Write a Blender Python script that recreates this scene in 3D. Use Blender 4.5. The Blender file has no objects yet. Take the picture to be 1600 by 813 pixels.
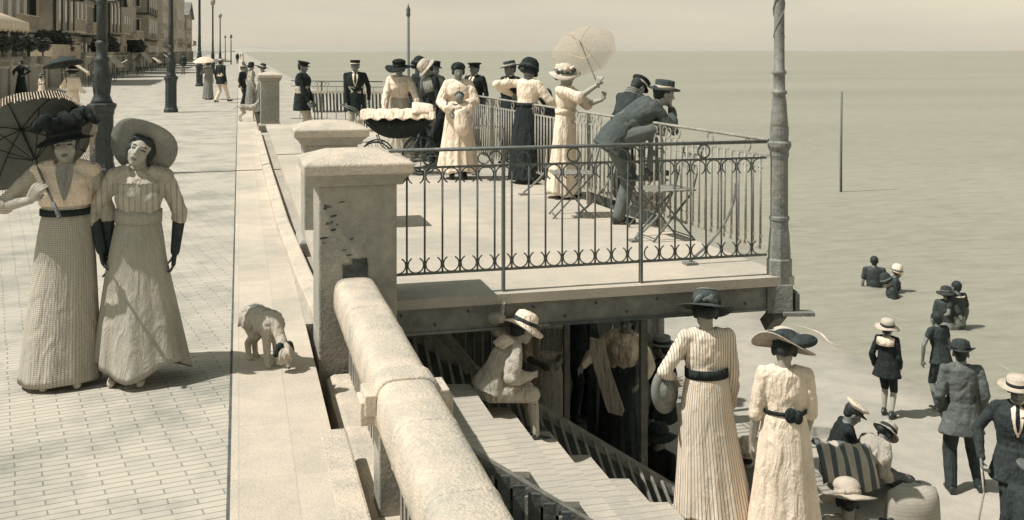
import bpy, bmesh, math, random
from mathutils import Vector, Matrix, noise
R = math.radians; PI = math.pi
V = Vector
random.seed(11)
S = bpy.context.scene
COL = S.collection
# ---------------------------------------------------------------- camera
YAW = R(14.59); FPX = 1640.0; EYE = 2.0; HOR = 79.0
CA, SA = math.cos(YAW), math.sin(YAW)
cd = bpy.data.cameras.new('camera'); cam = bpy.data.objects.new('camera', cd); COL.objects.link(cam)
cam.location = (0, 0, EYE); cam.rotation_euler = (R(90), 0, -YAW)
cd.sensor_width = 36; cd.lens = 36*FPX/1600; cd.shift_y = -(406.5-HOR)/1600
cd.clip_start = 0.1; cd.clip_end = 20000
S.camera = cam
# ---------------------------------------------------------------- sky and sun
w = bpy.data.worlds.new('World'); S.world = w; w.use_nodes = True
nt = w.node_tree; nt.nodes.clear()
SUN_EL = R(57)
sky = nt.nodes.new('ShaderNodeTexSky'); sky.sky_type = 'NISHITA'; sky.sun_disc = False
sky.sun_elevation = SUN_EL; sky.sun_rotation = R(-90); sky.dust_density = 1.0; sky.air_density = 1.0
bw = nt.nodes.new('ShaderNodeRGBToBW')
tc = nt.nodes.new('ShaderNodeTexCoord'); sp = nt.nodes.new('ShaderNodeSeparateXYZ')
cr = nt.nodes.new('ShaderNodeValToRGB')
cr.color_ramp.elements[0].position = 0.0; cr.color_ramp.elements[0].color = (1.50, 1.33, 1.02, 1)
cr.color_ramp.elements[1].position = 0.4; cr.color_ramp.elements[1].color = (0.96, 1.05, 0.95, 1)
e = cr.color_ramp.elements.new(0.02); e.color = (1.10, 1.00, 0.79, 1); e = cr.color_ramp.elements.new(0.07); e.color = (0.86, 0.80, 0.62, 1)
mx = nt.nodes.new('ShaderNodeMix'); mx.data_type = 'RGBA'; mx.blend_type = 'MULTIPLY'; mx.inputs[0].default_value = 1
bg = nt.nodes.new('ShaderNodeBackground'); bg.inputs[1].default_value = 0.112
out = nt.nodes.new('ShaderNodeOutputWorld')
nt.links.new(sky.outputs[0], bw.inputs[0]); nt.links.new(tc.outputs['Generated'], sp.inputs[0])
nt.links.new(sp.outputs['Z'], cr.inputs[0]); nt.links.new(bw.outputs[0], mx.inputs[6]); nt.links.new(cr.outputs[0], mx.inputs[7])
cn = nt.nodes.new('ShaderNodeTexNoise'); cn.inputs['Scale'].default_value = 5.0; cn.inputs['Detail'].default_value = 7; cmp_ = nt.nodes.new('ShaderNodeMapping'); cmp_.inputs['Scale'].default_value = (1, 1, 7)
nt.links.new(tc.outputs['Generated'], cmp_.inputs[0]); nt.links.new(cmp_.outputs[0], cn.inputs['Vector'])
c2 = nt.nodes.new('ShaderNodeValToRGB'); c2.color_ramp.elements[0].position = .3; c2.color_ramp.elements[0].color = (.90, .91, .93, 1); c2.color_ramp.elements[1].position = .7; c2.color_ramp.elements[1].color = (1.06, 1.05, 1.03, 1)
nt.links.new(cn.outputs['Fac'], c2.inputs[0]); m3 = nt.nodes.new('ShaderNodeMix'); m3.data_type = 'RGBA'; m3.blend_type = 'MULTIPLY'; m3.inputs[0].default_value = 1
nt.links.new(mx.outputs[2], m3.inputs[6]); nt.links.new(c2.outputs[0], m3.inputs[7]); nt.links.new(m3.outputs[2], bg.inputs[0]); nt.links.new(bg.outputs[0], out.inputs[0])
sl = bpy.data.lights.new('sun', 'SUN'); sl.energy = 3.7; sl.angle = R(0.55); sl.color = (1.0, 0.96, 0.895)
so = bpy.data.objects.new('sun', sl); COL.objects.link(so)
so.rotation_euler = V((math.cos(SUN_EL), 0.03, -math.sin(SUN_EL))).to_track_quat('-Z', 'Y').to_euler()
S.view_settings.view_transform = 'Standard'; S.view_settings.look = 'None'
S.view_settings.exposure = 0.44; S.view_settings.gamma = 1
S.render.engine = 'CYCLES'

# ---------------------------------------------------------------- helpers
def C3(xc, d, z):            # lateral metres, metres ahead of the viewer, height
    return V((xc*CA + d*SA, -xc*SA + d*CA, z))
def PX(u, d, z):             # a column of the view, distance ahead, height
    return C3((u-800)/FPX*d, d, z)
def PV(u, v, d):
    return C3((u-800)/FPX*d, d, EYE-(v-HOR)/FPX*d)
def GR(u, v, z=0.0):         # the spot of level z seen there
    d = (EYE-z)*FPX/(v-HOR); return PX(u, d, z)
def CV(r, f, u): return V((r*CA+f*SA, -r*SA+f*CA, u))

def tone(a):
    """print-like colour of a surface of reflectance a: dark = blue green, light = cream"""
    t = min(1, max(0, (a-0.03)/0.55)); t = t**0.7
    r, g, b = (0.80+0.31*t, 1.035-0.105*t, 1.04-0.30*t)
    return (a*r, a*g, a*b, 1)
_m = {}
def mat(name, a, rough=0.85, var=0.12, scale=14.0, bump=0.0, bscale=None, spec=0.25, metal=0.0, stretch=None, alpha=1.0, trans=0.0, crease=0.0, blotch=.16, grain=.16):
    if name in _m: return _m[name]
    m = bpy.data.materials.new(name); m.use_nodes = True; n = m.node_tree; b = n.nodes['Principled BSDF']
    b.inputs['Roughness'].default_value = rough; b.inputs['Specular IOR Level'].default_value = spec; b.inputs['Metallic'].default_value = metal
    t = n.nodes.new('ShaderNodeTexCoord'); mp = n.nodes.new('ShaderNodeMapping'); n.links.new(t.outputs['Object'], mp.inputs[0])
    if stretch: mp.inputs['Scale'].default_value = stretch
    nz = n.nodes.new('ShaderNodeTexNoise'); nz.inputs['Scale'].default_value = scale; nz.inputs['Detail'].default_value = 6; nz.inputs['Roughness'].default_value = 0.65
    n.links.new(mp.outputs[0], nz.inputs['Vector'])
    r = n.nodes.new('ShaderNodeValToRGB'); r.color_ramp.elements[0].position = 0.3; r.color_ramp.elements[1].position = 0.7
    r.color_ramp.elements[0].color = tone(a*(1-var)); r.color_ramp.elements[1].color = tone(a*(1+var))
    def addn(prev, sc, amt, vec, det):
        q = n.nodes.new('ShaderNodeTexNoise'); q.inputs['Scale'].default_value = sc; q.inputs['Detail'].default_value = det; n.links.new(vec, q.inputs['Vector'])
        ml = n.nodes.new('ShaderNodeMath'); ml.operation = 'MULTIPLY_ADD'; n.links.new(q.outputs['Fac'], ml.inputs[0]); ml.inputs[1].default_value = amt*4/max(var, .05)*.25; 
        ml.inputs[2].default_value = -.5*amt*4/max(var, .05)*.25
        ad = n.nodes.new('ShaderNodeMath'); ad.operation = 'ADD'; n.links.new(prev, ad.inputs[0]); n.links.new(ml.outputs[0], ad.inputs[1]); return ad.outputs[0]
    o_ = nz.outputs['Fac']
    if blotch: o_ = addn(o_, scale*.13, blotch, t.outputs['Object'], 3)
    if grain: o_ = addn(o_, 170, grain, t.outputs['Object'], 2)
    r.color_ramp.elements[0].position = .1; r.color_ramp.elements[1].position = .9
    r.color_ramp.elements[0].color = tone(a*(1-2*var)); r.color_ramp.elements[1].color = tone(min(.82, a*(1+2*var)))
    n.links.new(o_, r.inputs[0]); n.links.new(r.outputs[0], b.inputs['Base Color'])
    m['ramp'] = r.name; m['map'] = mp.name
    if crease:
        cm = n.nodes.new('ShaderNodeMapping'); cm.inputs['Scale'].default_value = (1, 1, .28); n.links.new(t.outputs['Object'], cm.inputs[0])
        c1 = n.nodes.new('ShaderNodeTexNoise'); c1.inputs['Scale'].default_value = 13; c1.inputs['Detail'].default_value = 4; c1.inputs['Roughness'].default_value = .5; c1.inputs['Distortion'].default_value = 1.2; n.links.new(cm.outputs[0], c1.inputs['Vector'])
        cb = n.nodes.new('ShaderNodeBump'); cb.inputs['Strength'].default_value = crease; cb.inputs['Distance'].default_value = .05; n.links.new(c1.outputs['Fac'], cb.inputs['Height']); n.links.new(cb.outputs[0], b.inputs['Normal'])
    if bump:
        bp = n.nodes.new('ShaderNodeBump'); bp.inputs['Strength'].default_value = bump; bp.inputs['Distance'].default_value = 0.01
        nb = n.nodes.new('ShaderNodeTexNoise'); nb.inputs['Scale'].default_value = bscale or scale*3; nb.inputs['Detail'].default_value = 5
        n.links.new(mp.outputs[0], nb.inputs['Vector']); n.links.new(nb.outputs['Fac'], bp.inputs['Height']); n.links.new(bp.outputs[0], b.inputs['Normal'])
        if crease: n.links.new(cb.outputs[0], bp.inputs['Normal'])
    if trans:
        tl = n.nodes.new('ShaderNodeBsdfTranslucent'); ms = n.nodes.new('ShaderNodeMixShader'); ms.inputs[0].default_value = trans
        n.links.new(r.outputs[0], tl.inputs[0]); n.links.new(b.outputs[0], ms.inputs[1]); n.links.new(tl.outputs[0], ms.inputs[2])
        o = n.nodes['Material Output']; last = ms
        if alpha < 1:
            tp = n.nodes.new('ShaderNodeBsdfTransparent'); m2 = n.nodes.new('ShaderNodeMixShader'); m2.inputs[0].default_value = alpha
            n.links.new(tp.outputs[0], m2.inputs[1]); n.links.new(ms.outputs[0], m2.inputs[2]); last = m2
        n.links.new(last.outputs[0], o.inputs[0])
    _m[name] = m; return m
def pattern(name, a1, a2, kind, freq, base, uv=True, width=0.5, axis='X', bump=0.3, **kw):
    """fabric / boards with stripes or checks of a second tone"""
    if name in _m: return _m[name]
    m = mat(name, base, **kw); n = m.node_tree; b = n.nodes['Principled BSDF']; r = n.nodes[m['ramp']]
    t = n.nodes.new('ShaderNodeTexCoord'); s = n.nodes.new('ShaderNodeSeparateXYZ'); n.links.new(t.outputs['UV' if uv else 'Object'], s.inputs[0])
    def band(ax, f, wd):
        mu = n.nodes.new('ShaderNodeMath'); mu.operation = 'MULTIPLY'; mu.inputs[1].default_value = f; n.links.new(s.outputs[ax], mu.inputs[0])
        fr = n.nodes.new('ShaderNodeMath'); fr.operation = 'FRACT'; n.links.new(mu.outputs[0], fr.inputs[0])
        gt = n.nodes.new('ShaderNodeMath'); gt.operation = 'LESS_THAN'; gt.inputs[1].default_value = wd; n.links.new(fr.outputs[0], gt.inputs[0]); return gt
    if kind == 'stripe': fac = band(axis, freq, width)
    else:
        g1 = band('X', freq[0], width); g2 = band('Y', freq[1], width+0.08)
        fac = n.nodes.new('ShaderNodeMath'); fac.operation = 'MAXIMUM'; n.links.new(g1.outputs[0], fac.inputs[0]); n.links.new(g2.outputs[0], fac.inputs[1])
    mxn = n.nodes.new('ShaderNodeMix'); mxn.data_type = 'RGBA'; n.links.new(fac.outputs[0], mxn.inputs[0])
    n.links.new(r.outputs[0], mxn.inputs[6]); mxn.inputs[7].default_value = tone(a2)
    n.links.new(mxn.outputs[2], b.inputs['Base Color'])
    return m

def tag(o, label=None, cat=None, group=None, kind=None):
    if label: o['label'] = label
    if cat: o['category'] = cat
    if group: o['group'] = group
    if kind: o['kind'] = kind
    return o
def thing(name, label, cat, loc=(0, 0, 0), rz=0.0, group=None):
    o = bpy.data.objects.new(name, None); COL.objects.link(o); o.location = loc; o.rotation_euler = (0, 0, rz)
    o.empty_display_size = 0.2
    return tag(o, label, cat, group)
def copy_tree(o, parent=None):
    c = o.copy(); COL.objects.link(c)
    if parent: c.parent = parent
    for ch in list(o.children): copy_tree(ch, c)
    return c

def frame_of(d, ref=None):
    d = d.normalized(); ref = ref or V((0, 0, 1))
    if abs(d.dot(ref)) > 0.95: ref = V((0, 1, 0))
    x = d.cross(ref).normalized(); y = x.cross(d).normalized()
    return x, y
class MB:
    def __init__(s): s.bm = bmesh.new(); s.uv = s.bm.loops.layers.uv.new('uv')
    def face(s, vs, uvs=None):
        try: f = s.bm.faces.new(vs)
        except ValueError: return
        if uvs:
            for l, q in zip(f.loops, uvs): l[s.uv].uv = q
    def poly(s, pts): s.face([s.bm.verts.new(p) for p in pts])
    def loft(s, rings, cap=True, closed=True, ulen=1.0):
        rv = [[s.bm.verts.new(p) for p in r] for r in rings]; n = len(rv[0]); k = len(rv)
        for i in range(k-1):
            for j in range(n if closed else n-1):
                j2 = (j+1) % n; u0, u1 = j/n*ulen, (j+1)/n*ulen; v0, v1 = i/(k-1), (i+1)/(k-1)
                s.face([rv[i][j], rv[i][j2], rv[i+1][j2], rv[i+1][j]], [(u0, v0), (u1, v0), (u1, v1), (u0, v1)])
        if cap and closed:
            s.face(list(reversed(rv[0]))); s.face(rv[-1])
        return s
    def box(s, c, size, M=None):
        c = V(c); x, y, z = [q/2 for q in size]
        P = [V((a*x, b*y, d*z)) for d in (-1, 1) for a, b in ((-1, -1), (1, -1), (1, 1), (-1, 1))]
        if M is not None: P = [M @ p for p in P]
        vs = [s.bm.verts.new(c+p) for p in P]
        for f in ((3, 2, 1, 0), (4, 5, 6, 7), (0, 1, 5, 4), (1, 2, 6, 5), (2, 3, 7, 6), (3, 0, 4, 7)): s.face([vs[i] for i in f])
        return s
    def bar(s, a, b, w, h, up=None):
        a = V(a); b = V(b); d = b-a; x, y = frame_of(d, up)
        R_ = [[p+x*sx*w/2+y*sy*h/2 for sx, sy in ((-1, -1), (1, -1), (1, 1), (-1, 1))] for p in (a, b)]
        return s.loft(R_)
    def tube(s, pts, r, n=8, cap=True, dome=False):
        pts = [V(p) for p in pts]; k = len(pts); rr = r if isinstance(r, (list, tuple)) else [r]*k
        dirs = [(pts[min(i+1, k-1)]-pts[max(i-1, 0)]).normalized() for i in range(k)]
        x, y = frame_of(dirs[0]); rings = []
        def ring(p, x, y, r): return [p+x*math.cos(2*PI*j/n)*r+y*math.sin(2*PI*j/n)*r for j in range(n)]
        if dome:
            for t in (80, 50, 25): rings.append(ring(pts[0]-dirs[0]*rr[0]*math.sin(R(t)), x, y, rr[0]*math.cos(R(t))))
        for i in range(k):
            if i:
                x = (x-dirs[i]*x.dot(dirs[i])).normalized(); y = dirs[i].cross(x).normalized()
                if i == 1: pass
            else: y = dirs[0].cross(x).normalized()
            rings.append(ring(pts[i], x, y, rr[i]))
        if dome:
            for t in (25, 50, 80): rings.append(ring(pts[-1]+dirs[-1]*rr[-1]*math.sin(R(t)), x, y, rr[-1]*math.cos(R(t))))
        return s.loft(rings, cap)
    def cap(s, a, b, ra, rb=None, n=12):
        a = V(a); b = V(b)
        if (b-a).length < 1e-5: b = a+V((0, 0, 1e-4))
        return s.tube([a, b], [ra, rb if rb is not None else ra], n, True, True)
    def ell(s, c, r, M=None, n=14, k=9):
        c = V(c); rings = []
        for i in range(k):
            t = PI*(i+0.35)/(k-0.3) if 0 < i < k-1 else (0.06 if i == 0 else PI-0.06)
            rg = [V((r[0]*math.sin(t)*math.cos(2*PI*j/n), r[1]*math.sin(t)*math.sin(2*PI*j/n), -r[2]*math.cos(t))) for j in range(n)]
            rings.append([c+(M @ p if M is not None else p) for p in rg])
        return s.loft(rings)
    def lathe(s, prof, n=20, M=None, c=(0, 0, 0), cap=True, wob=None):
        c = V(c); rings = []
        for r, z in prof:
            rg = []
            for j in range(n):
                a = 2*PI*j/n; p = V((r*math.cos(a), r*math.sin(a), z))
                if wob: p = wob(p, a, r)
                rg.append(c+(M @ p if M is not None else p))
            rings.append(rg)
        return s.loft(rings, cap)
    def prism(s, poly, z0, z1):
        return s.loft([[V((p[0], p[1], z0)) for p in poly], [V((p[0], p[1], z1)) for p in poly]])
    def build(s, name, m, parent=None, smooth=False, bevel=0.0, solid=0.0, voxel=None, sm=2, keep=False):
        bmesh.ops.recalc_face_normals(s.bm, faces=s.bm.faces)
        me = bpy.data.meshes.new(name); s.bm.to_mesh(me); s.bm.free()
        o = bpy.data.objects.new(name, me); COL.objects.link(o)
        for q in (m if isinstance(m, (list, tuple)) else [m]): me.materials.append(q)
        if voxel:
            md = o.modifiers.new('r', 'REMESH'); md.mode = 'VOXEL'; md.voxel_size = voxel; md.use_smooth_shade = True
            if sm:
                ms = o.modifiers.new('s', 'SMOOTH'); ms.factor = 0.5; ms.iterations = sm
            bake(o); me = o.data
        if solid:
            md = o.modifiers.new('t', 'SOLIDIFY'); md.thickness = solid; md.offset = 0
        if bevel:
            md = o.modifiers.new('b', 'BEVEL'); md.width = bevel; md.segments = 2; md.limit_method = 'ANGLE'
        if smooth or voxel:
            for p in me.polygons: p.use_smooth = True
        if parent: o.parent = parent
        return o
def bake(o):
    dg = bpy.context.evaluated_depsgraph_get(); dg.update()
    ev = o.evaluated_get(dg); nm = bpy.data.meshes.new_from_object(ev)
    old = o.data; o.modifiers.clear(); o.data = nm; nm.name = old.name; bpy.data.meshes.remove(old)
    return o
def RX(a): return Matrix.Rotation(a, 4, 'X')
def RY(a): return Matrix.Rotation(a, 4, 'Y')
def RZ(a): return Matrix.Rotation(a, 4, 'Z')
def T(v): return Matrix.Translation(V(v))
def ik(a, t, l1, l2, pole):
    a = V(a); t = V(t); d = t-a; L = d.length; L2 = min(L, (l1+l2)*0.998); d.normalize(); end = a+d*L2
    x = (l1*l1-l2*l2+L2*L2)/(2*L2); h = math.sqrt(max(0, l1*l1-x*x))
    p = V(pole); p = (p-d*p.dot(d)); p = p.normalized() if p.length > 1e-6 else V((0, 0, 1))
    return a+d*x+p*h, end

# ---------------------------------------------------------------- materials
M_ = dict(
 skin=mat('skin', 0.36, 0.6, 0.06, 30, spec=0.35), skin_dark=mat('darker_skin', 0.21, 0.6, 0.08, 30, spec=0.35), feat=mat('dark_features', 0.04, 0.5), lips=mat('lip_colour', 0.13, 0.5),  # skin_dark: a second, darker skin tone set on many of the figures
 hair=mat('dark_hair', 0.035, 0.5, 0.3, 60, 0.6), hairl=mat('brown_hair', 0.08, 0.5, 0.3, 60, 0.6),
 black=mat('black_wool', 0.028, 0.9, 0.25, 25, 0.4, spec=0.15, crease=.8), dark=mat('dark_wool', 0.05, 0.9, 0.22, 25, 0.4, spec=0.15, crease=.8), grey=mat('grey_wool', 0.16, 0.9, 0.2, 25, 0.4, spec=0.15, crease=.8),
 mid=mat('mid_grey_cloth', 0.24, 0.9, 0.15, 25, 0.4, spec=0.15, crease=.8), pale=mat('pale_cloth', 0.42, 0.9, 0.10, 18, 0.4, spec=0.15, crease=.8), white=mat('white_cotton', 0.70, 0.9, 0.07, 18, 0.4, spec=0.15, crease=.8),
 straw=mat('pale_straw', 0.5, 0.8, 0.12, 60, 0.6), strawg=mat('grey_straw', 0.24, 0.8, 0.15, 60, 0.6), leather=mat('dark_leather', 0.035, 0.45, 0.3, 25, spec=0.5), kid=mat('pale_leather', 0.42, 0.5, 0.1, 25),
 iron=mat('dark_cast_iron', 0.035, 0.5, 0.35, 18, 0.5, 60, spec=0.5), ironl=mat('painted_grey_iron', 0.20, 0.55, 0.3, 22, 0.5, 60, spec=0.4), rail=mat('rail_iron', 0.13, 0.55, 0.3, 30, 0.4, spec=0.4),
 stone=mat('dressed_stone', 0.34, 0.92, 0.22, 9, 0.7, 45), stoned=mat('rendered_pillar_stone', 0.33, 0.92, 0.16, 14, 0.8, 50), stonel=mat('pale_coping_stone', 0.47, 0.92, 0.13, 32, 0.9, 70),
 deck=mat('terrace_cement', 0.42, 0.9, 0.12, 3, 0.3, 30), sand=mat('beach_sand', 0.37, 0.95, 0.14, 2.5, 0.9, 9),
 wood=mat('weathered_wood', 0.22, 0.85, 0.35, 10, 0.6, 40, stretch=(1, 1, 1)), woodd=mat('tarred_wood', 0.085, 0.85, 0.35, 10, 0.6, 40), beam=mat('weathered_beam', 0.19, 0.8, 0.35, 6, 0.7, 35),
 band=mat('hat_band', 0.03, 0.7), soil=mat('garden_leaves', 0.09, 0.9, 0.5, 8))
M = M_

# ================================================================ people
def hat(kind, root, Mh, s, mats, tilt=(0, 0, 0), size=1.0, seed=0):
    """mats: (main, band/trim, underside or second trim)"""
    m0, m1 = mats[0], mats[1]; m2 = mats[2] if len(mats) > 2 else mats[0]
    H = Mh @ Matrix.Scale(s, 4) @ T((0, -0.008, 0.045)) @ RX(R(tilt[0])) @ RY(R(tilt[1])) @ RZ(R(tilt[2]))
    rnd = random.Random(seed); b = MB(); k = size
    def done(bm, name, m, par=None, **kw): return bm.build(name, m, par or root, smooth=True, **kw)
    if kind == 'boater':
        b.lathe([(0.088, 0), (0.152*k, 0.0), (0.154*k, 0.007), (0.092, 0.009), (0.091, 0.075), (0.083, 0.082), (0.001, 0.084)], 28, H, H.to_translation()*0, cap=True) if False else None
        pr = [(0.06, 0.0), (0.150*k, 0.0), (0.152*k, 0.008), (0.093, 0.010), (0.091, 0.078), (0.084, 0.084), (0.002, 0.085)]
    elif kind == 'wide':      # broad brim, round crown
        pr = [(0.07, -0.004), (0.16*k, -0.012), (0.235*k, -0.022), (0.24*k, -0.016), (0.16*k, -0.002), (0.10, 0.006), (0.098, 0.05), (0.09, 0.09), (0.06, 0.108), (0.002, 0.112)]
    elif kind == 'cloche':
        pr = [(0.11*k, -0.045), (0.135*k, -0.05), (0.125*k, -0.02), (0.118*k, 0.03), (0.105*k, 0.085), (0.07*k, 0.125), (0.002, 0.138)]
    elif kind == 'fedora':
        pr = [(0.07, 0), (0.135*k, 0.004), (0.148*k, 0.016), (0.135*k, 0.012), (0.096, 0.008), (0.094, 0.055), (0.085, 0.095), (0.05, 0.112), (0.002, 0.100)]
    elif kind == 'cap':
        pr = [(0.088, 0.0), (0.09, 0.03), (0.125*k, 0.052), (0.128*k, 0.062), (0.10, 0.074), (0.002, 0.078)]
    elif kind == 'kepi':
        pr = [(0.089, 0.0), (0.091, 0.055), (0.098, 0.075), (0.09, 0.084), (0.002, 0.086)]
    elif kind == 'sun':
        pr = [(0.07, -0.004), (0.14*k, -0.02), (0.178*k, -0.034), (0.182*k, -0.026), (0.14*k, -0.010), (0.10, 0.004), (0.099, 0.045), (0.085, 0.088), (0.05, 0.105), (0.002, 0.108)]
    def wob(p, a, r):
        if kind in ('wide', 'sun') and r > 0.12:
            t = (r-0.12)*1.0
            p = p+V((0, 0, t*(0.22*math.cos(2*a+seed)+0.10*math.sin(3*a+seed*2))))
        if kind == 'fedora' and r > 0.12: p = p+V((0, 0, 0.02*math.cos(2*a)))
        if kind == 'cloche' and p.z < -0.01: p = p+V((0, 0.0, -0.02*math.sin(a)))
        return p
    b.lathe(pr, 32, H, wob=wob); h = done(b, 'hat', m0)
    # band
    b = MB(); z0, z1 = (0.010, 0.040)
    if kind == 'cloche': b.lathe([(0.127*k, -0.012), (0.128*k, 0.0), (0.122*k, 0.022)], 28, H, cap=False); done(b, 'hat_band', m1, h, solid=0.003)
    elif kind in ('cap', 'kepi'):
        rg = []
        for i in range(9):                      # peak
            a = PI*(0.12+0.76*i/8); rg.append((math.cos(a), math.sin(a)))
        R1 = [H @ V((x*0.088, y*0.088, 0.006)) for x, y in rg]; R2 = [H @ V((x*0.10, y*0.155, -0.012)) for x, y in rg]
        b.loft([R1, R2], closed=False, cap=False); done(b, 'peak', m1, h, solid=0.004)
        b = MB(); b.lathe([(0.0895, 0.004), (0.0925, 0.026)], 24, H, cap=False); done(b, 'hat_band', m2, h, solid=0.003)
    else: b.lathe([(0.0985 if kind != 'boater' else 0.0945, z0), (0.1005 if kind != 'boater' else 0.0945, z1)], 28, H, cap=False); done(b, 'hat_band', m1, h, solid=0.004)
    return h, H
def trim(h, H, kind, m, seed=1, n=10, r=0.1, z=0.03, size=1.0, a0=0, a1=2*PI):
    rnd = random.Random(seed); b = MB()
    if kind == 'feathers':
        for i in range(n):
            a = a0+(a1-a0)*i/n+rnd.uniform(-.2, .2); L = rnd.uniform(0.12, 0.2)*size
            d = V((math.cos(a), math.sin(a), 0)); p = d*r+V((0, 0, z+rnd.uniform(0, .05)))
            pts = []; rad = []
            for t in range(6):
                q = t/5; pts.append(H @ (p+d*L*q+V((0, 0, 0.09*size*math.sin(q*2.6)-0.03*q))+d.cross(V((0, 0, 1)))*0.03*math.sin(q*5+i))); rad.append((0.02+0.028*math.sin(q*2.7+.3))*size)
            b.tube(pts, rad, 7)
        return b.build('feather_trim', m, h, voxel=0.007, sm=1)
    for i in range(n):
        a = a0+(a1-a0)*i/n+rnd.uniform(-.1, .1); q = rnd.uniform(0.016, 0.03)*size
        b.ell(H @ V((math.cos(a)*r, math.sin(a)*r, z+rnd.uniform(-.01, .015))), (q, q, q*.8), H.to_3x3().to_4x4(), 7, 5)
    return b.build(kind, m, h, smooth=True)

def hand(b, wr, d, nrm, side, k, curl=0.35, point=False):
    """palm, four fingers, thumb; d = forearm direction, nrm = palm side"""
    d = d.normalized(); nrm = (nrm-d*nrm.dot(d)).normalized(); lat = d.cross(nrm).normalized()*side     # towards the thumb
    k *= 1.0
    P0 = wr; P1 = wr+d*0.085*k
    for o in (-0.026, -0.009, 0.009, 0.026): b.cap(P0+lat*o*0.6*k, P1+lat*o*k, 0.015*k, 0.0125*k, 8)
    L = (0.062, 0.074, 0.080, 0.072)
    for i, o in enumerate((-0.030, -0.010, 0.010, 0.030)):
        p = P1+lat*o*k; dd = d+lat*o*3.0; dd.normalize(); c = curl*(1.0+0.12*(1.5-i))
        for j, fr in enumerate((0.42, 0.33, 0.25)):
            ang = c*(0.7, 1.15, 0.8)[j]; dd = (dd*math.cos(ang)+nrm*math.sin(ang)).normalized()
            q = p+dd*L[i]*fr*k; b.cap(p, q, (0.0088-0.001*j)*k, (0.0080-0.001*j)*k, 8); p = q
            nrm2 = nrm
    t0 = wr+d*0.022*k+lat*0.020*k; t1 = t0+(d*0.6+lat*0.75+nrm*0.25).normalized()*0.038*k; t2 = t1+(d*0.9+lat*(0.25-curl*.5)+nrm*(0.3+curl*.8)).normalized()*0.034*k
    b.cap(t0, t1, 0.0125*k, 0.0105*k, 8); b.cap(t1, t2, 0.0100*k, 0.008*k, 8)

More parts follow.
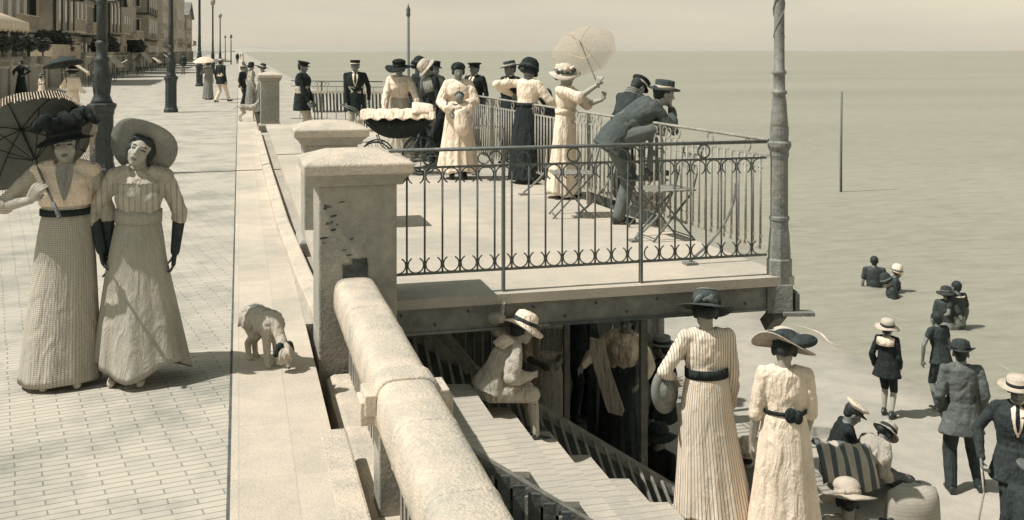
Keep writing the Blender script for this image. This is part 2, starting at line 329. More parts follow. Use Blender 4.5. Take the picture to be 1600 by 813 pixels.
def person(label, pos, ang, H=1.62, sex='f', hip=(0, 0, 0), lean=0, roll=0, bend=0, head=(0, 0, 0), aL=None, aR=None, fL=None, fR=None,
           kL=None, kR=None, vox=0.012, skin='skin', top=None, skirt=None, trousers=None, shoes='leather', hair='hair', bun=True,
           collar=None, belt=None, group=None, bust=1.0, girth=1.0, neckdir=None, shirt=None, socks=None, build_legs=True, headfix=None, glove=None, waist=.105):
    H *= 1.025; u = H
    base = Matrix.Identity(4)
    hipc = V((hip[0], hip[1], 0.515+hip[2]))*u
    T1 = T(hipc) @ RX(-R(lean)) @ RY(R(roll))                       # origin: hip
    T2 = T1 @ T((0, 0, 0.11*u)) @ RX(-R(bend))                      # origin: waist
    sh_w = 0.091 if sex == 'f' else 0.106
    if sex == 'c': sh_w = 0.092
    shl = {-1: T2 @ V((-sh_w*u, 0, 0.166*u)), 1: T2 @ V((sh_w*u, 0, 0.166*u))}       # 1 = its right (+X), facing +Y
    neck0 = T2 @ V((0, 0, 0.19*u)); hs = 1.05*u/1.7 if sex != 'c' else 0.92*(0.6+0.4*u/1.3)
    Rn = T2.to_3x3().to_4x4()
    if headfix is not None: Rn = Rn.lerp(Matrix.Identity(4), headfix)
    hc = neck0+(Rn @ V((0, 0.012*u+0.035*hs*(1 if lean+bend > 25 else 0), 0.055*u+0.03*hs)))
    Mh = T(hc) @ Rn @ RZ(R(-head[1])) @ RX(R(head[0])) @ RY(R(head[2]))          # pitch up +, yaw to its right +, roll
    # arms
    J = {}
    for sd, arm in ((-1, aL), (1, aR)):
        a = shl[sd]; arm = arm or {}
        if 'face' in arm: arm['abs'] = Mh @ (V(arm['face'])*hs)
        if 'w' in arm: tgt = V(arm['w'])*u
        else: tgt = a+V((sd*0.035*u, 0.02*u, -0.315*u))
        if arm.get('rel'): tgt = a+V(arm['w'])*u
        if 'abs' in arm: tgt = V(arm['abs'])
        e_, w_ = ik(a, tgt, 0.172*u, 0.155*u, arm.get('p', (sd*0.4, -1, -0.3)))
        J[sd] = (a, e_, w_)
    L = {}
    for sd, f, kk in ((-1, fL, kL), (1, fR, kR)):
        a = T1 @ V((sd*0.05*u, 0, -0.01*u)); f = V(f)*u if f is not None else V((sd*0.05*u, 0, 0.045*u))
        k_, w_ = ik(a, f, 0.245*u, 0.235*u, kk or (0, 1, 0.1)); L[sd] = (a, k_, w_)
    g = girth
    def torso(b, c=0.0, z0=-0.06, z1=0.22, bustk=1.0):
        prof = [(-0.07, .072, .055), (-0.03, .092, .066), (0.02, .096, .066), (0.07, .084, .058), (0.11, .074, .052), (0.15, .082, .058), (0.20, .090, .066), (0.25, .090, .062), (0.278, .074, .048), (0.30, .042, .034)]
        if sex == 'm': prof = [(-0.07, .072, .055), (-0.03, .088, .062), (0.02, .090, .062), (0.07, .087, .060), (0.11, .088, .060), (0.15, .094, .064), (0.20, .102, .070), (0.25, .102, .066), (0.280, .084, .050), (0.303, .046, .036)]
        rings = []
        for z, rx, ry in prof:
            if z < z0-1e-4 or z > z1+0.10: continue
            M1 = T1 @ T((0, 0, z*u)) if z <= 0.11 else T2 @ T((0, 0, (z-0.11)*u))
            rx, ry = rx*g*u+c, ry*g*u+c; oy = 0.012*u if 0.14 < z < 0.26 else 0
            rings.append([M1 @ V((rx*math.cos(2*PI*j/20), oy+ry*math.sin(2*PI*j/20), 0)) for j in range(20)])
        b.loft(rings)
        if sex == 'f' and bustk > 0:
            for sd in (-1, 1): b.ell(T2 @ V((sd*0.042*u, 0.052*u*g, 0.085*u)), ((.038*u+c*.6)*bustk, .030*u*bustk+c*.6, .036*u*bustk+c*.4), T2.to_3x3().to_4x4())
        if z1 > 0.2:
            for sd in (-1, 1): b.cap(T2 @ V((sd*0.035*u, 0, 0.170*u)), shl[sd]-V((0, 0, 0.004*u)), .034*u+c*.7, .027*u+c*.7)
    # ---- body: one continuous surface
    b = MB(); torso(b)
    b.cap(neck0-V((0, 0, .02*u)), hc+(Mh.to_3x3() @ V((0, -0.015*hs, -0.05*hs))), .033*u*(1.08 if sex == 'm' else .92), .031*u*(1.08 if sex == 'm' else .9))
    def hp(x, y, z): return Mh @ V((x*hs, y*hs, z*hs))
    Mr = Mh.to_3x3().to_4x4()
    b.ell(hp(0, -.012, .03), (.075*hs, .093*hs, .083*hs), Mr, 20, 13)
    b.ell(hp(0, .025, -.035), (.057*hs, .062*hs, .070*hs), Mr, 18, 11)
    b.ell(hp(0, .058, -.088), (.024*hs, .022*hs, .020*hs), Mr)
    b.cap(hp(0, .080, .008), hp(0, .099, -.026), .008*hs, .0125*hs)
    b.cap(hp(-.034, .070, .024), hp(.034, .070, .024), .011*hs)
    for sd in (-1, 1):
        b.ell(hp(sd*.076, -.008, -.008), (.011*hs, .017*hs, .029*hs), Mr); b.ell(hp(sd*.034, .050, -.028), (.026*hs,)*3, Mr)
        b.ell(hp(sd*.031, .068, .002), (.013*hs, .012*hs, .008*hs), Mr)
    b.cap(hp(-.016, .079, -.056), hp(.016, .079, -.056), .0075*hs); b.cap(hp(-.013, .078, -.067), hp(.013, .078, -.067), .0075*hs)
    for sd in (-1, 1):
        a, e_, w_ = J[sd]; ma = e_.lerp(w_, .35)
        b.cap(a, e_, .027*u, .0205*u); b.cap(e_, ma, .0205*u, .0215*u); b.cap(ma, w_, .0215*u, .0145*u)
        arm = (aL if sd < 0 else aR) or {}
        hd = V(arm['hd']) if 'hd' in arm else (w_-e_)
        nr = V(arm['n']) if 'n' in arm else V((-sd, 0.15, 0))
        hand(b, w_, hd, nr, -sd if nr.x*sd < 0.2 or True else sd, 0.60*u*(1.04 if sex == 'm' else 1), arm.get('curl', 0.35))
        if build_legs:
            a, k_, w_ = L[sd]; cf = k_.lerp(w_, .3)
            lg = .62 if skirt else 1.0
            if skirt: k_ = a.lerp(w_, .5); cf = k_.lerp(w_, .3)
            b.cap(a, k_, .050*u*g*lg, .032*u*lg); b.cap(k_, cf, .031*u*lg, .033*u*lg); b.cap(cf, w_, .033*u*lg, .020*u)
            fd = V((k_-w_).cross(V((1, 0, 0)))); fd = V((0, 1, 0)) if True else fd
            b.cap(w_+V((0, -.015*u, -.020*u)), w_+V((sd*.01*u, .085*u, -.030*u)), .021*u, .013*u)
    sk = M[skin] if isinstance(skin, str) else skin
    body = b.build('person', [sk, M['feat'], M['lips']], voxel=vox, sm=1)
    if vox <= 0.011:
        inv = Mh.inverted()
        for p in body.data.polygons:
            q = (inv @ p.center)/hs
            if q.y > .045 and abs(q.z) < .13:
                ax = abs(abs(q.x)-.031)
                if (ax/.0145)**2+((q.z-.002)/.0062)**2 < 1 or (ax < .019 and abs(q.z-.0235+ax*.2) < .0032 and q.y > .06): p.material_index = 1
                elif (q.x/.021)**2+((q.z+.061)/.0105)**2 < 1 and q.y > .07: p.material_index = 2
    tag(body, label, 'person', group)
    body.location = pos; body.rotation_euler = (0, 0, -YAW-R(ang))
    vc = max(vox*1.15, 0.009)
    gm = lambda m: M[m] if isinstance(m, str) else m
    # ---- hair
    if hair:
        b = MB()
        b.ell(hp(0, -.024, .036), (.083*hs, .094*hs, .086*hs), Mr, 18, 12)
        if sex == 'f':
            for sd in (-1, 1): b.ell(hp(sd*.070, -.002, .0), (.022*hs, .038*hs, .045*hs), Mr)
            if bun: b.ell(hp(0, -.10, .0), (.052*hs, .040*hs, .048*hs), Mr)
            b.cap(hp(-.045, .05, .066), hp(.045, .05, .066), .026*hs)
        else: b.ell(hp(0, -.055, -.02), (.060*hs, .048*hs, .05*hs), Mr)
        b.build('hair', gm(hair), body, voxel=max(vox, .008), sm=1)
    # ---- clothes
    if skirt:
        q = skirt; hem = q.get('hem', .03)*u; r1 = q.get('r', .17)*u; nf = q.get('folds', 13); amp = q.get('amp', .05); N = 144; K = 26
        top_c = T1 @ V((0, 0, waist*u)); fm = (L[-1][2]+L[1][2])/2; endc = V((fm.x+q.get('dx', 0)*u, fm.y+q.get('dy', 0)*u, hem))
        b = MB(); rings = []; rd = random.Random(q.get('seed', 3)); ph = [rd.uniform(0, 6.28) for _ in range(4)]
        for i in range(K+1):
            t = i/K
            zz = top_c.z+(hem-top_c.z)*t
            if t < .3: cx = top_c.lerp(T1 @ V((0, 0, -.04*u)), t/.3)
            else: cx = (T1 @ V((0, 0, -.04*u))).lerp(endc, (t-.3)/.7)
            hipr = (.079+(.112-.079)*min(1, t/.28)**.7)*u*g
            hipy = (.058+(.082-.058)*min(1, t/.28)**.7)*u*g
            tt = max(0, (t-.28)/.72)**q.get('pw', 1.15)
            rx = hipr+(r1-hipr)*tt+.006; ry = hipy+(r1*q.get('flat', .85)-hipy)*tt+.006
            rg = []
            for j in range(N):
                a = 2*PI*j/N
                f = 1+amp*(t**1.1)*(math.sin(nf*a+ph[0]+1.2*math.sin(2*a+ph[1])+.6*t)+.55*math.sin((nf*.5+2)//1*a+ph[2])+.25*math.sin(nf*2*a+ph[3]))*.7
                hz = q.get('wave', .012)*u*math.sin(3*a+ph[2])*tt
                rg.append(V((cx.x+rx*f*math.cos(a), cx.y+ry*f*math.sin(a), zz+hz)))
            rings.append(rg)
        rings.append([V((endc.x+(p.x-endc.x)*.93, endc.y+(p.y-endc.y)*.93, p.z+.01)) for p in rings[-1]])
        b.loft(rings, cap=True); b.build('skirt', gm(q['m']), body, smooth=True)
        if q.get('over'):                                       # tunic over-skirt
            b = MB(); rr = [[V((endc.x*0+c_.x+(p.x-c_.x)*1.04, c_.y+(p.y-c_.y)*1.04, p.z)) for p in rg] for rg, c_ in [(rings[i], sum(rings[i], V((0, 0, 0)))/N) for i in range(0, 13)]]
            b.loft(rr, cap=False); b.build('tunic', gm(q['over']), body, smooth=True, solid=.006)
    if trousers:
        q = trousers; m = gm(q['m']); wd = q.get('w', 1.0); short = q.get('short'); b = MB(); torso(b, .012, -.07, .08, 0)
        for sd in (-1, 1):
            a, k_, w_ = L[sd]
            b.cap(a, k_, .054*u*wd*g, .040*u*wd)
            if short:
                pass
            else:
                b.cap(k_, w_+V((0, 0, .005*u)), .041*u*wd, .033*u*wd)
                b.cap(k_.lerp(w_, .45), k_.lerp(w_, .55), .039*u*wd, .038*u*wd)
        b.build('shorts' if short else 'trousers', m, body, voxel=vc, sm=1)
    if socks:
        for sd in (-1, 1):
            a, k_, w_ = L[sd]; MB().cap(k_.lerp(w_, .25), w_, .036*u, .024*u).build('sock', gm(socks), body, smooth=True)
    if shoes:
        for sd in (-1, 1):
            a, k_, w_ = L[sd]; b = MB()
            b.cap(w_+V((0, -.018*u, -.012*u)), w_+V((sd*.012*u, .088*u, -.029*u)), .026*u, .016*u); b.cap(w_+V((0, -.01*u, -.02*u)), w_+V((0, 0, .02*u)), .024*u, .024*u)
            b.box(w_+V((0, -.025*u, -.037*u)), (.032*u, .030*u, .014*u))
            b.build('shoe', gm(shoes), body, voxel=max(vc, .008), sm=1)
    if top:
        q = top; m = gm(q['m']); c = q.get('c', .012); b = MB(); torso(b, c, -.07 if q.get('hem', 0) < .0 else 0.03, .22, q.get('bust', 1.0))
        b.lathe([(.040*u, .0), (.036*u, .03*u)], 16, T(neck0-V((0, 0, .022*u))) @ Rn)
        sl_ = q.get('sleeve', 1.0); pf = q.get('puff', 1.0)
        for sd in (-1, 1):
            a, e_, w_ = J[sd]
            if sl_ > .5:
                f = (sl_-.5)/.5; q1 = e_.lerp(w_, f*.97); b.cap(a, e_, .029*u+c*.5, (.025*u+c*.5)*pf); b.cap(a.lerp(e_, .35), a.lerp(e_, .75), (.027*u+c*.5)*pf); b.cap(e_, q1, (.026*u+c*.5)*pf, (.019*u+c*.5))
                b.cap(e_.lerp(w_, .2*f), e_.lerp(w_, .45*f), (.026*u+c*.5)*pf)
            else: b.cap(a, a.lerp(e_, sl_*2), .030*u+c*.5, (.029*u+c*.5)*pf)
        if q.get('hem', 0) < 0:                                 # coat skirt falls below the hip
            rings = []
            hz = q['hem']; fl = q.get('flare', .03)
            for i in range(9):
                t = i/8; z = .06+(hz-.06)*t
                cc = T1 @ V((0, 0, z*u)); pl = T1.to_3x3()
                rx = (.090+fl*t)*u*g+c; ry = (.064+fl*.8*t)*u*g+c
                cc = cc.lerp(V((hipc.x, hipc.y, hipc.z+z*u)), .5*t)
                rings.append([cc+pl @ V((rx*math.cos(2*PI*j/24), ry*math.sin(2*PI*j/24), 0)) for j in range(24)])
            b.loft(rings)
        md = b.build(q.get('name', 'blouse'), m, body, voxel=vc, sm=q.get('sm', 2))
        if q.get('crease', .012):
            tx = bpy.data.textures.get('creases') or bpy.data.textures.new('creases', 'CLOUDS'); tx.noise_scale = .09; tx.noise_depth = 2
            dm = md.modifiers.new('d', 'DISPLACE'); dm.texture = tx; dm.strength = q.get('crease', .016)*1.2; dm.mid_level = .5; dm.texture_coords = 'LOCAL'
    if belt:
        b = MB(); Mw = T1 @ T((0, 0, waist*u)); rx, ry = .080*u*g+.020, .058*u*g+.020
        hb = .016*u if not isinstance(belt, (list, tuple)) else belt[1]*u
        b.loft([[Mw @ V((rx*math.cos(2*PI*j/28), ry*math.sin(2*PI*j/28)+.003, z)) for j in range(28)] for z in (-hb, hb)], cap=False)
        b.build('belt', gm(belt if not isinstance(belt, (list, tuple)) else belt[0]), body, smooth=True, solid=.008)
    topo = md if top else body
    def patch(name, edge, m, off=.004, n=8):
        b = MB(); rows = []
        for i in range(n+1):
            t = i/n; k = t*(len(edge)-1); a_ = int(min(k, len(edge)-2)); f_ = k-a_; hw = edge[a_][0]*(1-f_)+edge[a_+1][0]*f_; z = edge[a_][1]*(1-f_)+edge[a_+1][1]*f_
            rows.append([T2 @ V((hw*(2*q/6-1)*u, .16*u, z*u)) for q in range(7)])
        b.loft(rows, closed=False, cap=False); o = b.build(name, gm(m), body, smooth=True)
        sw = o.modifiers.new('s', 'SHRINKWRAP'); sw.wrap_method = 'PROJECT'; sw.target = topo; sw.use_negative_direction = True; sw.use_positive_direction = True
        sw.use_project_x = sw.use_project_z = False; sw.use_project_y = True; sw.offset = off; sw.wrap_mode = 'ABOVE_SURFACE'
        bake(o); [setattr(p, 'use_smooth', True) for p in o.data.polygons]; return o
    if shirt:                                                    # white shirt front, collar and tie seen in the coat's opening
        patch('shirt_front', [(.012, .192), (.034, .175), (.030, .13), (.018, .07), (.003, .03)], 'white', .006)
        patch('tie', [(.010, .190), (.008, .17), (.012, .11), (.004, .06)], 'black', .010)
        b = MB(); b.lathe([(.037*u, .0), (.036*u, .026*u)], 18, T(neck0+V((0, 0, -.004*u))) @ Rn, cap=False); b.build('shirt_collar', M['white'], body, smooth=True, solid=.005)
    if collar == 'sailor':
        b = MB(); f = lambda x, y, z: T2 @ V((x*u, y*u, z*u))
        rows = [[f(-.060, .03, .190), f(-.034, -.02, .204), f(.034, -.02, .204), f(.060, .03, .190)],
                [f(-.088, -.030, .183), f(-.036, -.066, .186), f(.036, -.066, .186), f(.088, -.030, .183)],
                [f(-.090, -.068, .120), f(-.036, -.090, .112), f(.036, -.090, .112), f(.090, -.068, .120)]]
        b.loft(rows, closed=False, cap=False); b.build('sailor_collar', M['white'], body, solid=.008, smooth=True)
    elif collar:
        mC, zlow, cc = collar; b = MB(); torso(b, (top or {}).get('c', .012)+cc, zlow, .22, 1.0 if zlow < .2 else 0)
        b.build('collar', gm(mC), body, voxel=max(.008, vox), sm=3)
        if zlow < .2:
            topo = body.children[-1]; patch('chemisette', [(.030, .205), (.030, .17), (.020, .12), (.004, .075)], 'mid', .004)
    if glove:
        for sd in glove[1]:
            a, e_, w_ = J[sd]; b = MB(); b.cap(e_, w_, .027*u, .0185*u); arm = (aL if sd < 0 else aR) or {}
            hand(b, w_, V(arm['hd']) if 'hd' in arm else (w_-e_), V(arm['n']) if 'n' in arm else V((-sd, 0.15, 0)), -sd, 0.63*u, arm.get('curl', .35))
            b.build('glove', gm(glove[0]), body, voxel=max(vox, .007), sm=1)
    body_info = dict(o=body, Mh=Mh, hs=hs, T1=T1, T2=T2, J=J, L=L, u=u)
    return body_info
def world(o): return T(o.location) @ o.rotation_euler.to_matrix().to_4x4()

def parasol(label, tip, hub_dir, length, rad, depth, mats, parent=None, nrib=8, fringe=None, name='parasol', sag=.06, over=.0):
    """tip = handle end (world); hub_dir = direction of the shaft up to the canopy"""
    root = thing(name, label, 'parasol', tip)
    d = V(hub_dir).normalized(); q = V((0, 0, 1)).rotation_difference(d).to_matrix().to_4x4()
    hubz = length
    NS = nrib*6; rings = []
    for i in range(10):
        t = i/9; r = rad*t; rg = []
        for j in range(NS):
            a = 2*PI*j/NS; f = abs(math.cos(a*nrib/2))       # 1 at a rib
            rr = r*(1-.05*(1-f)*t); z = hubz-depth*t**2-sag*depth*(1-f)*t*t*0+.02*(1-f)*rad*t*1.0
            rg.append(q @ V((rr*math.cos(a), rr*math.sin(a), z)))
        rings.append(rg)
    rings[0] = [q @ V((.004*math.cos(2*PI*j/NS), .004*math.sin(2*PI*j/NS), hubz)) for j in range(NS)]
    MB().loft(rings, cap=False).build('canopy', mats[0], root, smooth=True, solid=.003)
    b = MB(); b.tube([q @ V((0, 0, 0)), q @ V((0, 0, hubz+.05))], .0075, 8); b.build('shaft', mats[1], root, smooth=True)
    MB().cap(q @ V((0, 0, -.02)), q @ V((0, 0, .09)), .014, .011).build('handle', mats[1], root, smooth=True)
    for k in range(nrib):
        a = 2*PI*k/nrib; pts = [q @ V((rad*t*math.cos(a), rad*t*math.sin(a), hubz-.008-depth*t*t)) for t in (0, .25, .5, .75, 1.0)]
        rb = MB().tube(pts, .003, 5).build('rib', mats[2], root)
        MB().tube([q @ V((0, 0, hubz-.30)), q @ V((rad*.5*math.cos(a), rad*.5*math.sin(a), hubz-.01-depth*.25))], .003, 5).build('stretcher', mats[2], rb)
    if fringe:
        b = MB(); n = int(rad*2*PI/.016)
        for j in range(n):
            a = 2*PI*j/n; f = abs(math.cos(a*nrib/2)); rr = rad*(1-.05*(1-f)); z = hubz-depth+.02*(1-f)*rad
            p = q @ V((rr*math.cos(a), rr*math.sin(a), z)); L = .055+random.uniform(-.008, .008)
            o = q.to_3x3() @ V((math.cos(a), math.sin(a), -.35)); o = (o.normalized()*.35+V((0, 0, -1))*.65+(q.to_3x3() @ V((0, 0, -.3))))
            b.tube([p, p+o.normalized()*L], [.0028, .0035], 4)
        b.build('fringe', mats[3], root)
    return root

# ================================================================ the setting
def struct(name, bm, m, kind='structure', **kw):
    o = bm.build(name, m, **kw); o['kind'] = kind; return o
TZ = 0.25                     # terrace level
BZ = -2.95                    # beach level
EX = 0.47                     # seaward edge of the promenade
# paving of the promenade: long narrow bricks with dark joints
def brick_mat():
    m = mat('promenade_brick_paving', 0.40, .9, .12, 3, .0); n = m.node_tree; b = n.nodes['Principled BSDF']; r = n.nodes[m['ramp']]
    t = n.nodes.new('ShaderNodeTexCoord'); mp = n.nodes.new('ShaderNodeMapping'); mp.inputs['Rotation'].default_value = (0, 0, R(-12))
    n.links.new(t.outputs['Object'], mp.inputs[0])
    wn = n.nodes.new('ShaderNodeTexNoise'); wn.inputs['Scale'].default_value = 1.5; n.links.new(mp.outputs[0], wn.inputs['Vector'])
    wm = n.nodes.new('ShaderNodeMix'); wm.data_type = 'RGBA'; wm.blend_type = 'LINEAR_LIGHT'; wm.inputs[0].default_value = .02
    n.links.new(mp.outputs[0], wm.inputs[6]); n.links.new(wn.outputs['Color'], wm.inputs[7])
    br = n.nodes.new('ShaderNodeTexBrick'); br.inputs['Scale'].default_value = 1; br.inputs['Brick Width'].default_value = .24; br.inputs['Row Height'].default_value = .058
    br.inputs['Mortar Size'].default_value = .005; br.inputs['Mortar Smooth'].default_value = .5; br.inputs['Bias'].default_value = -.5
    br.inputs['Color1'].default_value = tone(.44); br.inputs['Color2'].default_value = tone(.36); br.inputs['Mortar'].default_value = tone(.26)
    n.links.new(wm.outputs[2], br.inputs['Vector'])
    nz = n.nodes.new('ShaderNodeTexNoise'); nz.inputs['Scale'].default_value = 1.3; nz.inputs['Detail'].default_value = 8; nz.inputs['Roughness'].default_value = .7; n.links.new(t.outputs['Object'], nz.inputs['Vector'])
    cr_ = n.nodes.new('ShaderNodeValToRGB'); cr_.color_ramp.elements[0].position = .32; cr_.color_ramp.elements[0].color = (.62, .66, .67, 1); cr_.color_ramp.elements[1].position = .56; cr_.color_ramp.elements[1].color = (1.05, 1.05, 1.05, 1)
    n.links.new(nz.outputs['Fac'], cr_.inputs[0])
    mm = n.nodes.new('ShaderNodeMix'); mm.data_type = 'RGBA'; mm.blend_type = 'MULTIPLY'; mm.inputs[0].default_value = 1
    n.links.new(br.outputs['Color'], mm.inputs[6]); n.links.new(cr_.outputs[0], mm.inputs[7]); n.links.new(mm.outputs[2], b.inputs['Base Color'])
    bp = n.nodes.new('ShaderNodeBump'); bp.inputs['Strength'].default_value = .5; bp.inputs['Distance'].default_value = .008; bp.invert = True
    n.links.new(br.outputs['Fac'], bp.inputs['Height']); n.links.new(bp.outputs[0], b.inputs['Normal'])
    return m
def slab_mat(name, a, wx, wy, rot=0, joint=.6):
    m = mat(name, a, .9, .1, 4, .3, 60); n = m.node_tree; b = n.nodes['Principled BSDF']; r = n.nodes[m['ramp']]
    t = n.nodes.new('ShaderNodeTexCoord'); mp = n.nodes.new('ShaderNodeMapping'); mp.inputs['Rotation'].default_value = (0, 0, rot); n.links.new(t.outputs['Object'], mp.inputs[0])
    br = n.nodes.new('ShaderNodeTexBrick'); br.offset = 0; br.inputs['Scale'].default_value = 1; br.inputs['Brick Width'].default_value = wx; br.inputs['Row Height'].default_value = wy
    br.inputs['Mortar Size'].default_value = .004; br.inputs['Mortar Smooth'].default_value = .6
    br.inputs['Color1'].default_value = (1, 1, 1, 1); br.inputs['Color2'].default_value = (.9, .9, .9, 1); br.inputs['Mortar'].default_value = (joint,)*3+(1,)
    n.links.new(mp.outputs[0], br.inputs['Vector'])
    mm = n.nodes.new('ShaderNodeMix'); mm.data_type = 'RGBA'; mm.blend_type = 'MULTIPLY'; mm.inputs[0].default_value = 1
    n.links.new(r.outputs[0], mm.inputs[6]); n.links.new(br.outputs['Color'], mm.inputs[7]); n.links.new(mm.outputs[2], b.inputs['Base Color']); return m
# terrain: one sheet, promenade level inland, beach and sea bed beyond the wall
def shore(Y): return 9.6+.12*max(0, 12-Y)**1.3+.25*math.sin(Y*.21)
b = MB()
xs = [-9000, -2500, -600, -150, -60, -12.5]
ys = [-60, -10, 0, 4, 8, 12, 16, 20, 26, 34, 45, 60, 80, 110, 150, 220, 400, 900, 2500, 9000]
b.loft([[V((x, y, -.02)) for x in xs] for y in ys], closed=False, cap=False); struct('inland_ground', b, mat('inland_ground_soil', .25, .95, .2, .5))
b = MB(); xo = [1.2, 3, 5, 7, 8, 9, 9.6, 10.2, 11, 12.5, 15, 20, 30, 60, 200, 1500, 9000]
rows = []
for y in [-60, -20, -6, 0, 2, 4, 6, 8, 10, 12, 14, 16, 18, 20, 24, 28, 34, 42, 55, 75, 110, 180, 400, 1200, 9000]:
    row = []
    for x in xo:
        s_ = x-shore(min(max(y, -6), 60)); z = BZ-(.0 if s_ < -.8 else .055*(s_+.8))
        row.append(V((x, y, max(z, -14)+.03*noise.noise(V((x*.5, y*.5, 0)))*(abs(s_) > 1.0))))
    rows.append(row)
b.loft(rows, closed=False, cap=False); struct('beach', b, M['sand'], smooth=True)
# promenade body
b = MB(); b.box((-6.27, 700, -.05), (12.46, 1500, .10)); struct('promenade', b, brick_mat())
b = MB(); b.box((.215, 700, -.046), (.51, 1499.8, .10)); struct('stone_border', b, slab_mat('border_flagstones', .47, .26, .72, 0, .8))
# retaining wall holding up the promenade
b = MB(); b.box((.295, 700, -1.6), (.34, 1499.6, 2.9)); b.box((.42, 2.0, -1.85), (.10, 9.0, 2.3)); tag(b.build('retaining_wall', M['stoned']), 'grey rendered wall holding up the promenade above the beach', 'wall')
# paving between the border and the pillars, behind the first pillar
b = MB(); b.box((.80, 17, -.06), (.66, 18.4, .12)); struct('pavement', b, slab_mat('seaward_flagstones', .40, .6, .8, 0, .8))
b = MB(); b.box((-.046, 60, .001), (.014, 116, .010)); struct('paving_joint', b, mat('dark_paving_joint', .10, .95, .4, 6))
# low kerb that bounds the terrace
kp = [(.37, 25.5), (.38, 18), (.41, 12), (.47, 9.2), (.53, 7.55)]
b = MB(); b.loft([[V((x-.0, y, .003)), V((x, y, .085)), V((x+.11, y, .105)), V((x+.13, y, .105)), V((x+.15, y, .003))] for x, y in kp]); tag(b.build('kerb', M['stonel'], bevel=.01), 'low pale stone kerb curving beside the promenade border', 'kerb')
# sea
def sea_mat():
    m = bpy.data.materials.new('sea_water'); m.use_nodes = True; n = m.node_tree; b = n.nodes['Principled BSDF']
    b.inputs['Roughness'].default_value = .55; b.inputs['Specular IOR Level'].default_value = .22
    t = n.nodes.new('ShaderNodeTexCoord'); h = None
    mp = n.nodes.new('ShaderNodeMapping'); mp.inputs['Rotation'].default_value = (0, 0, YAW); mp.inputs['Scale'].default_value = (.35, 1.0, 1); n.links.new(t.outputs['Object'], mp.inputs[0])
    n1 = n.nodes.new('ShaderNodeTexNoise'); n1.inputs['Scale'].default_value = 3.2; n1.inputs['Detail'].default_value = 10; n1.inputs['Roughness'].default_value = .7; n.links.new(mp.outputs[0], n1.inputs['Vector'])
    n2 = n.nodes.new('ShaderNodeTexNoise'); n2.inputs['Scale'].default_value = .05; n2.inputs['Detail'].default_value = 5; n.links.new(mp.outputs[0], n2.inputs['Vector'])
    ad = n.nodes.new('ShaderNodeMath'); ad.operation = 'MULTIPLY_ADD'; ad.inputs[1].default_value = .7; n.links.new(n1.outputs['Fac'], ad.inputs[0])
    mu = n.nodes.new('ShaderNodeMath'); mu.operation = 'MULTIPLY'; mu.inputs[1].default_value = .3; n.links.new(n2.outputs['Fac'], mu.inputs[0]); n.links.new(mu.outputs[0], ad.inputs[2])
    r = n.nodes.new('ShaderNodeValToRGB'); r.color_ramp.elements[0].position = .35; r.color_ramp.elements[0].color = (.240, .230, .184, 1); r.color_ramp.elements[1].position = .68; r.color_ramp.elements[1].color = (.362, .344, .272, 1)
    n.links.new(ad.outputs[0], r.inputs[0]); n.links.new(r.outputs[0], b.inputs['Base Color'])
    bp = n.nodes.new('ShaderNodeBump'); bp.inputs['Strength'].default_value = .8; bp.inputs['Distance'].default_value = .06; n.links.new(n1.outputs['Fac'], bp.inputs['Height']); n.links.new(bp.outputs[0], b.inputs['Normal'])
    return m
SEA = BZ-.055
b = MB(); b.poly([V((6, -60, SEA)), V((12000, -3000, SEA)), V((12000, 12000, SEA)), V((-7000, 12000, SEA)), V((-900, 1600, SEA)), V((6, 200, SEA))]); struct('sea', b, sea_mat())
# wet sand by the water, darker
sm_ = M['sand']; n = sm_.node_tree; t = n.nodes.new('ShaderNodeNewGeometry'); sx_ = n.nodes.new('ShaderNodeSeparateXYZ'); n.links.new(t.outputs['Position'], sx_.inputs[0])
mr = n.nodes.new('ShaderNodeMapRange'); mr.inputs['From Min'].default_value = BZ-.06; mr.inputs['From Max'].default_value = BZ-.005; mr.inputs['To Min'].default_value = .68; mr.inputs['To Max'].default_value = 1.0; n.links.new(sx_.outputs['Z'], mr.inputs['Value'])
mm_ = n.nodes.new('ShaderNodeMix'); mm_.data_type = 'RGBA'; mm_.blend_type = 'MULTIPLY'; mm_.inputs[0].default_value = 1; n.links.new(n.nodes[sm_['ramp']].outputs[0], mm_.inputs[6]); n.links.new(mr.outputs[0], mm_.inputs[7]); n.links.new(mm_.outputs[2], n.nodes['Principled BSDF'].inputs['Base Color'])
# broken lines of foam where ripples die on the sand
b = MB(); rf_ = random.Random(2)
for off_, wd_ in ((.15, .05), (1.0, .022), (2.2, .018)):
    y = 4.0
    while y < 20:
        L_ = rf_.uniform(.5, 2.2); k_ = max(3, int(L_/.15)); r0, r1 = [], []
        for i in range(k_+1):
            yy = y+L_*i/k_; x = shore(yy)+off_+.25*math.sin(yy*.8+off_*3)+.06*math.sin(yy*5); ww = wd_*math.sin(PI*(i+.15)/(k_+.3))*rf_.uniform(.6, 1.2); r0.append(V((x-ww/2, yy, SEA+.006))); r1.append(V((x+ww/2, yy, SEA+.006)))
        b.loft([r0, r1], closed=False, cap=False); y += L_+rf_.uniform(.1, 1.4)
struct('foam', b, mat('sea_foam', .52, .9, .1, 9), kind='stuff')
# distant coast across the bay
b = MB(); N = 60; up = []; lo = []; bk = []
for i in range(N+1):
    t = i/N; u = 330+t*270; h = (16*(1-t)**.8+5)*(1+.3*noise.noise(V((t*7, 2, 0))))*min(1, (1-t)*5)*min(1, t*6)
    up.append(PX(u, 3900, h-3)); lo.append(PX(u, 3500, -3.2)); bk.append(PX(u, 4300, -3.2))
b.loft([lo, up, bk], closed=False, cap=False); struct('headland', b, mat('distant_headland', .34, .95, .15, .01), smooth=True)

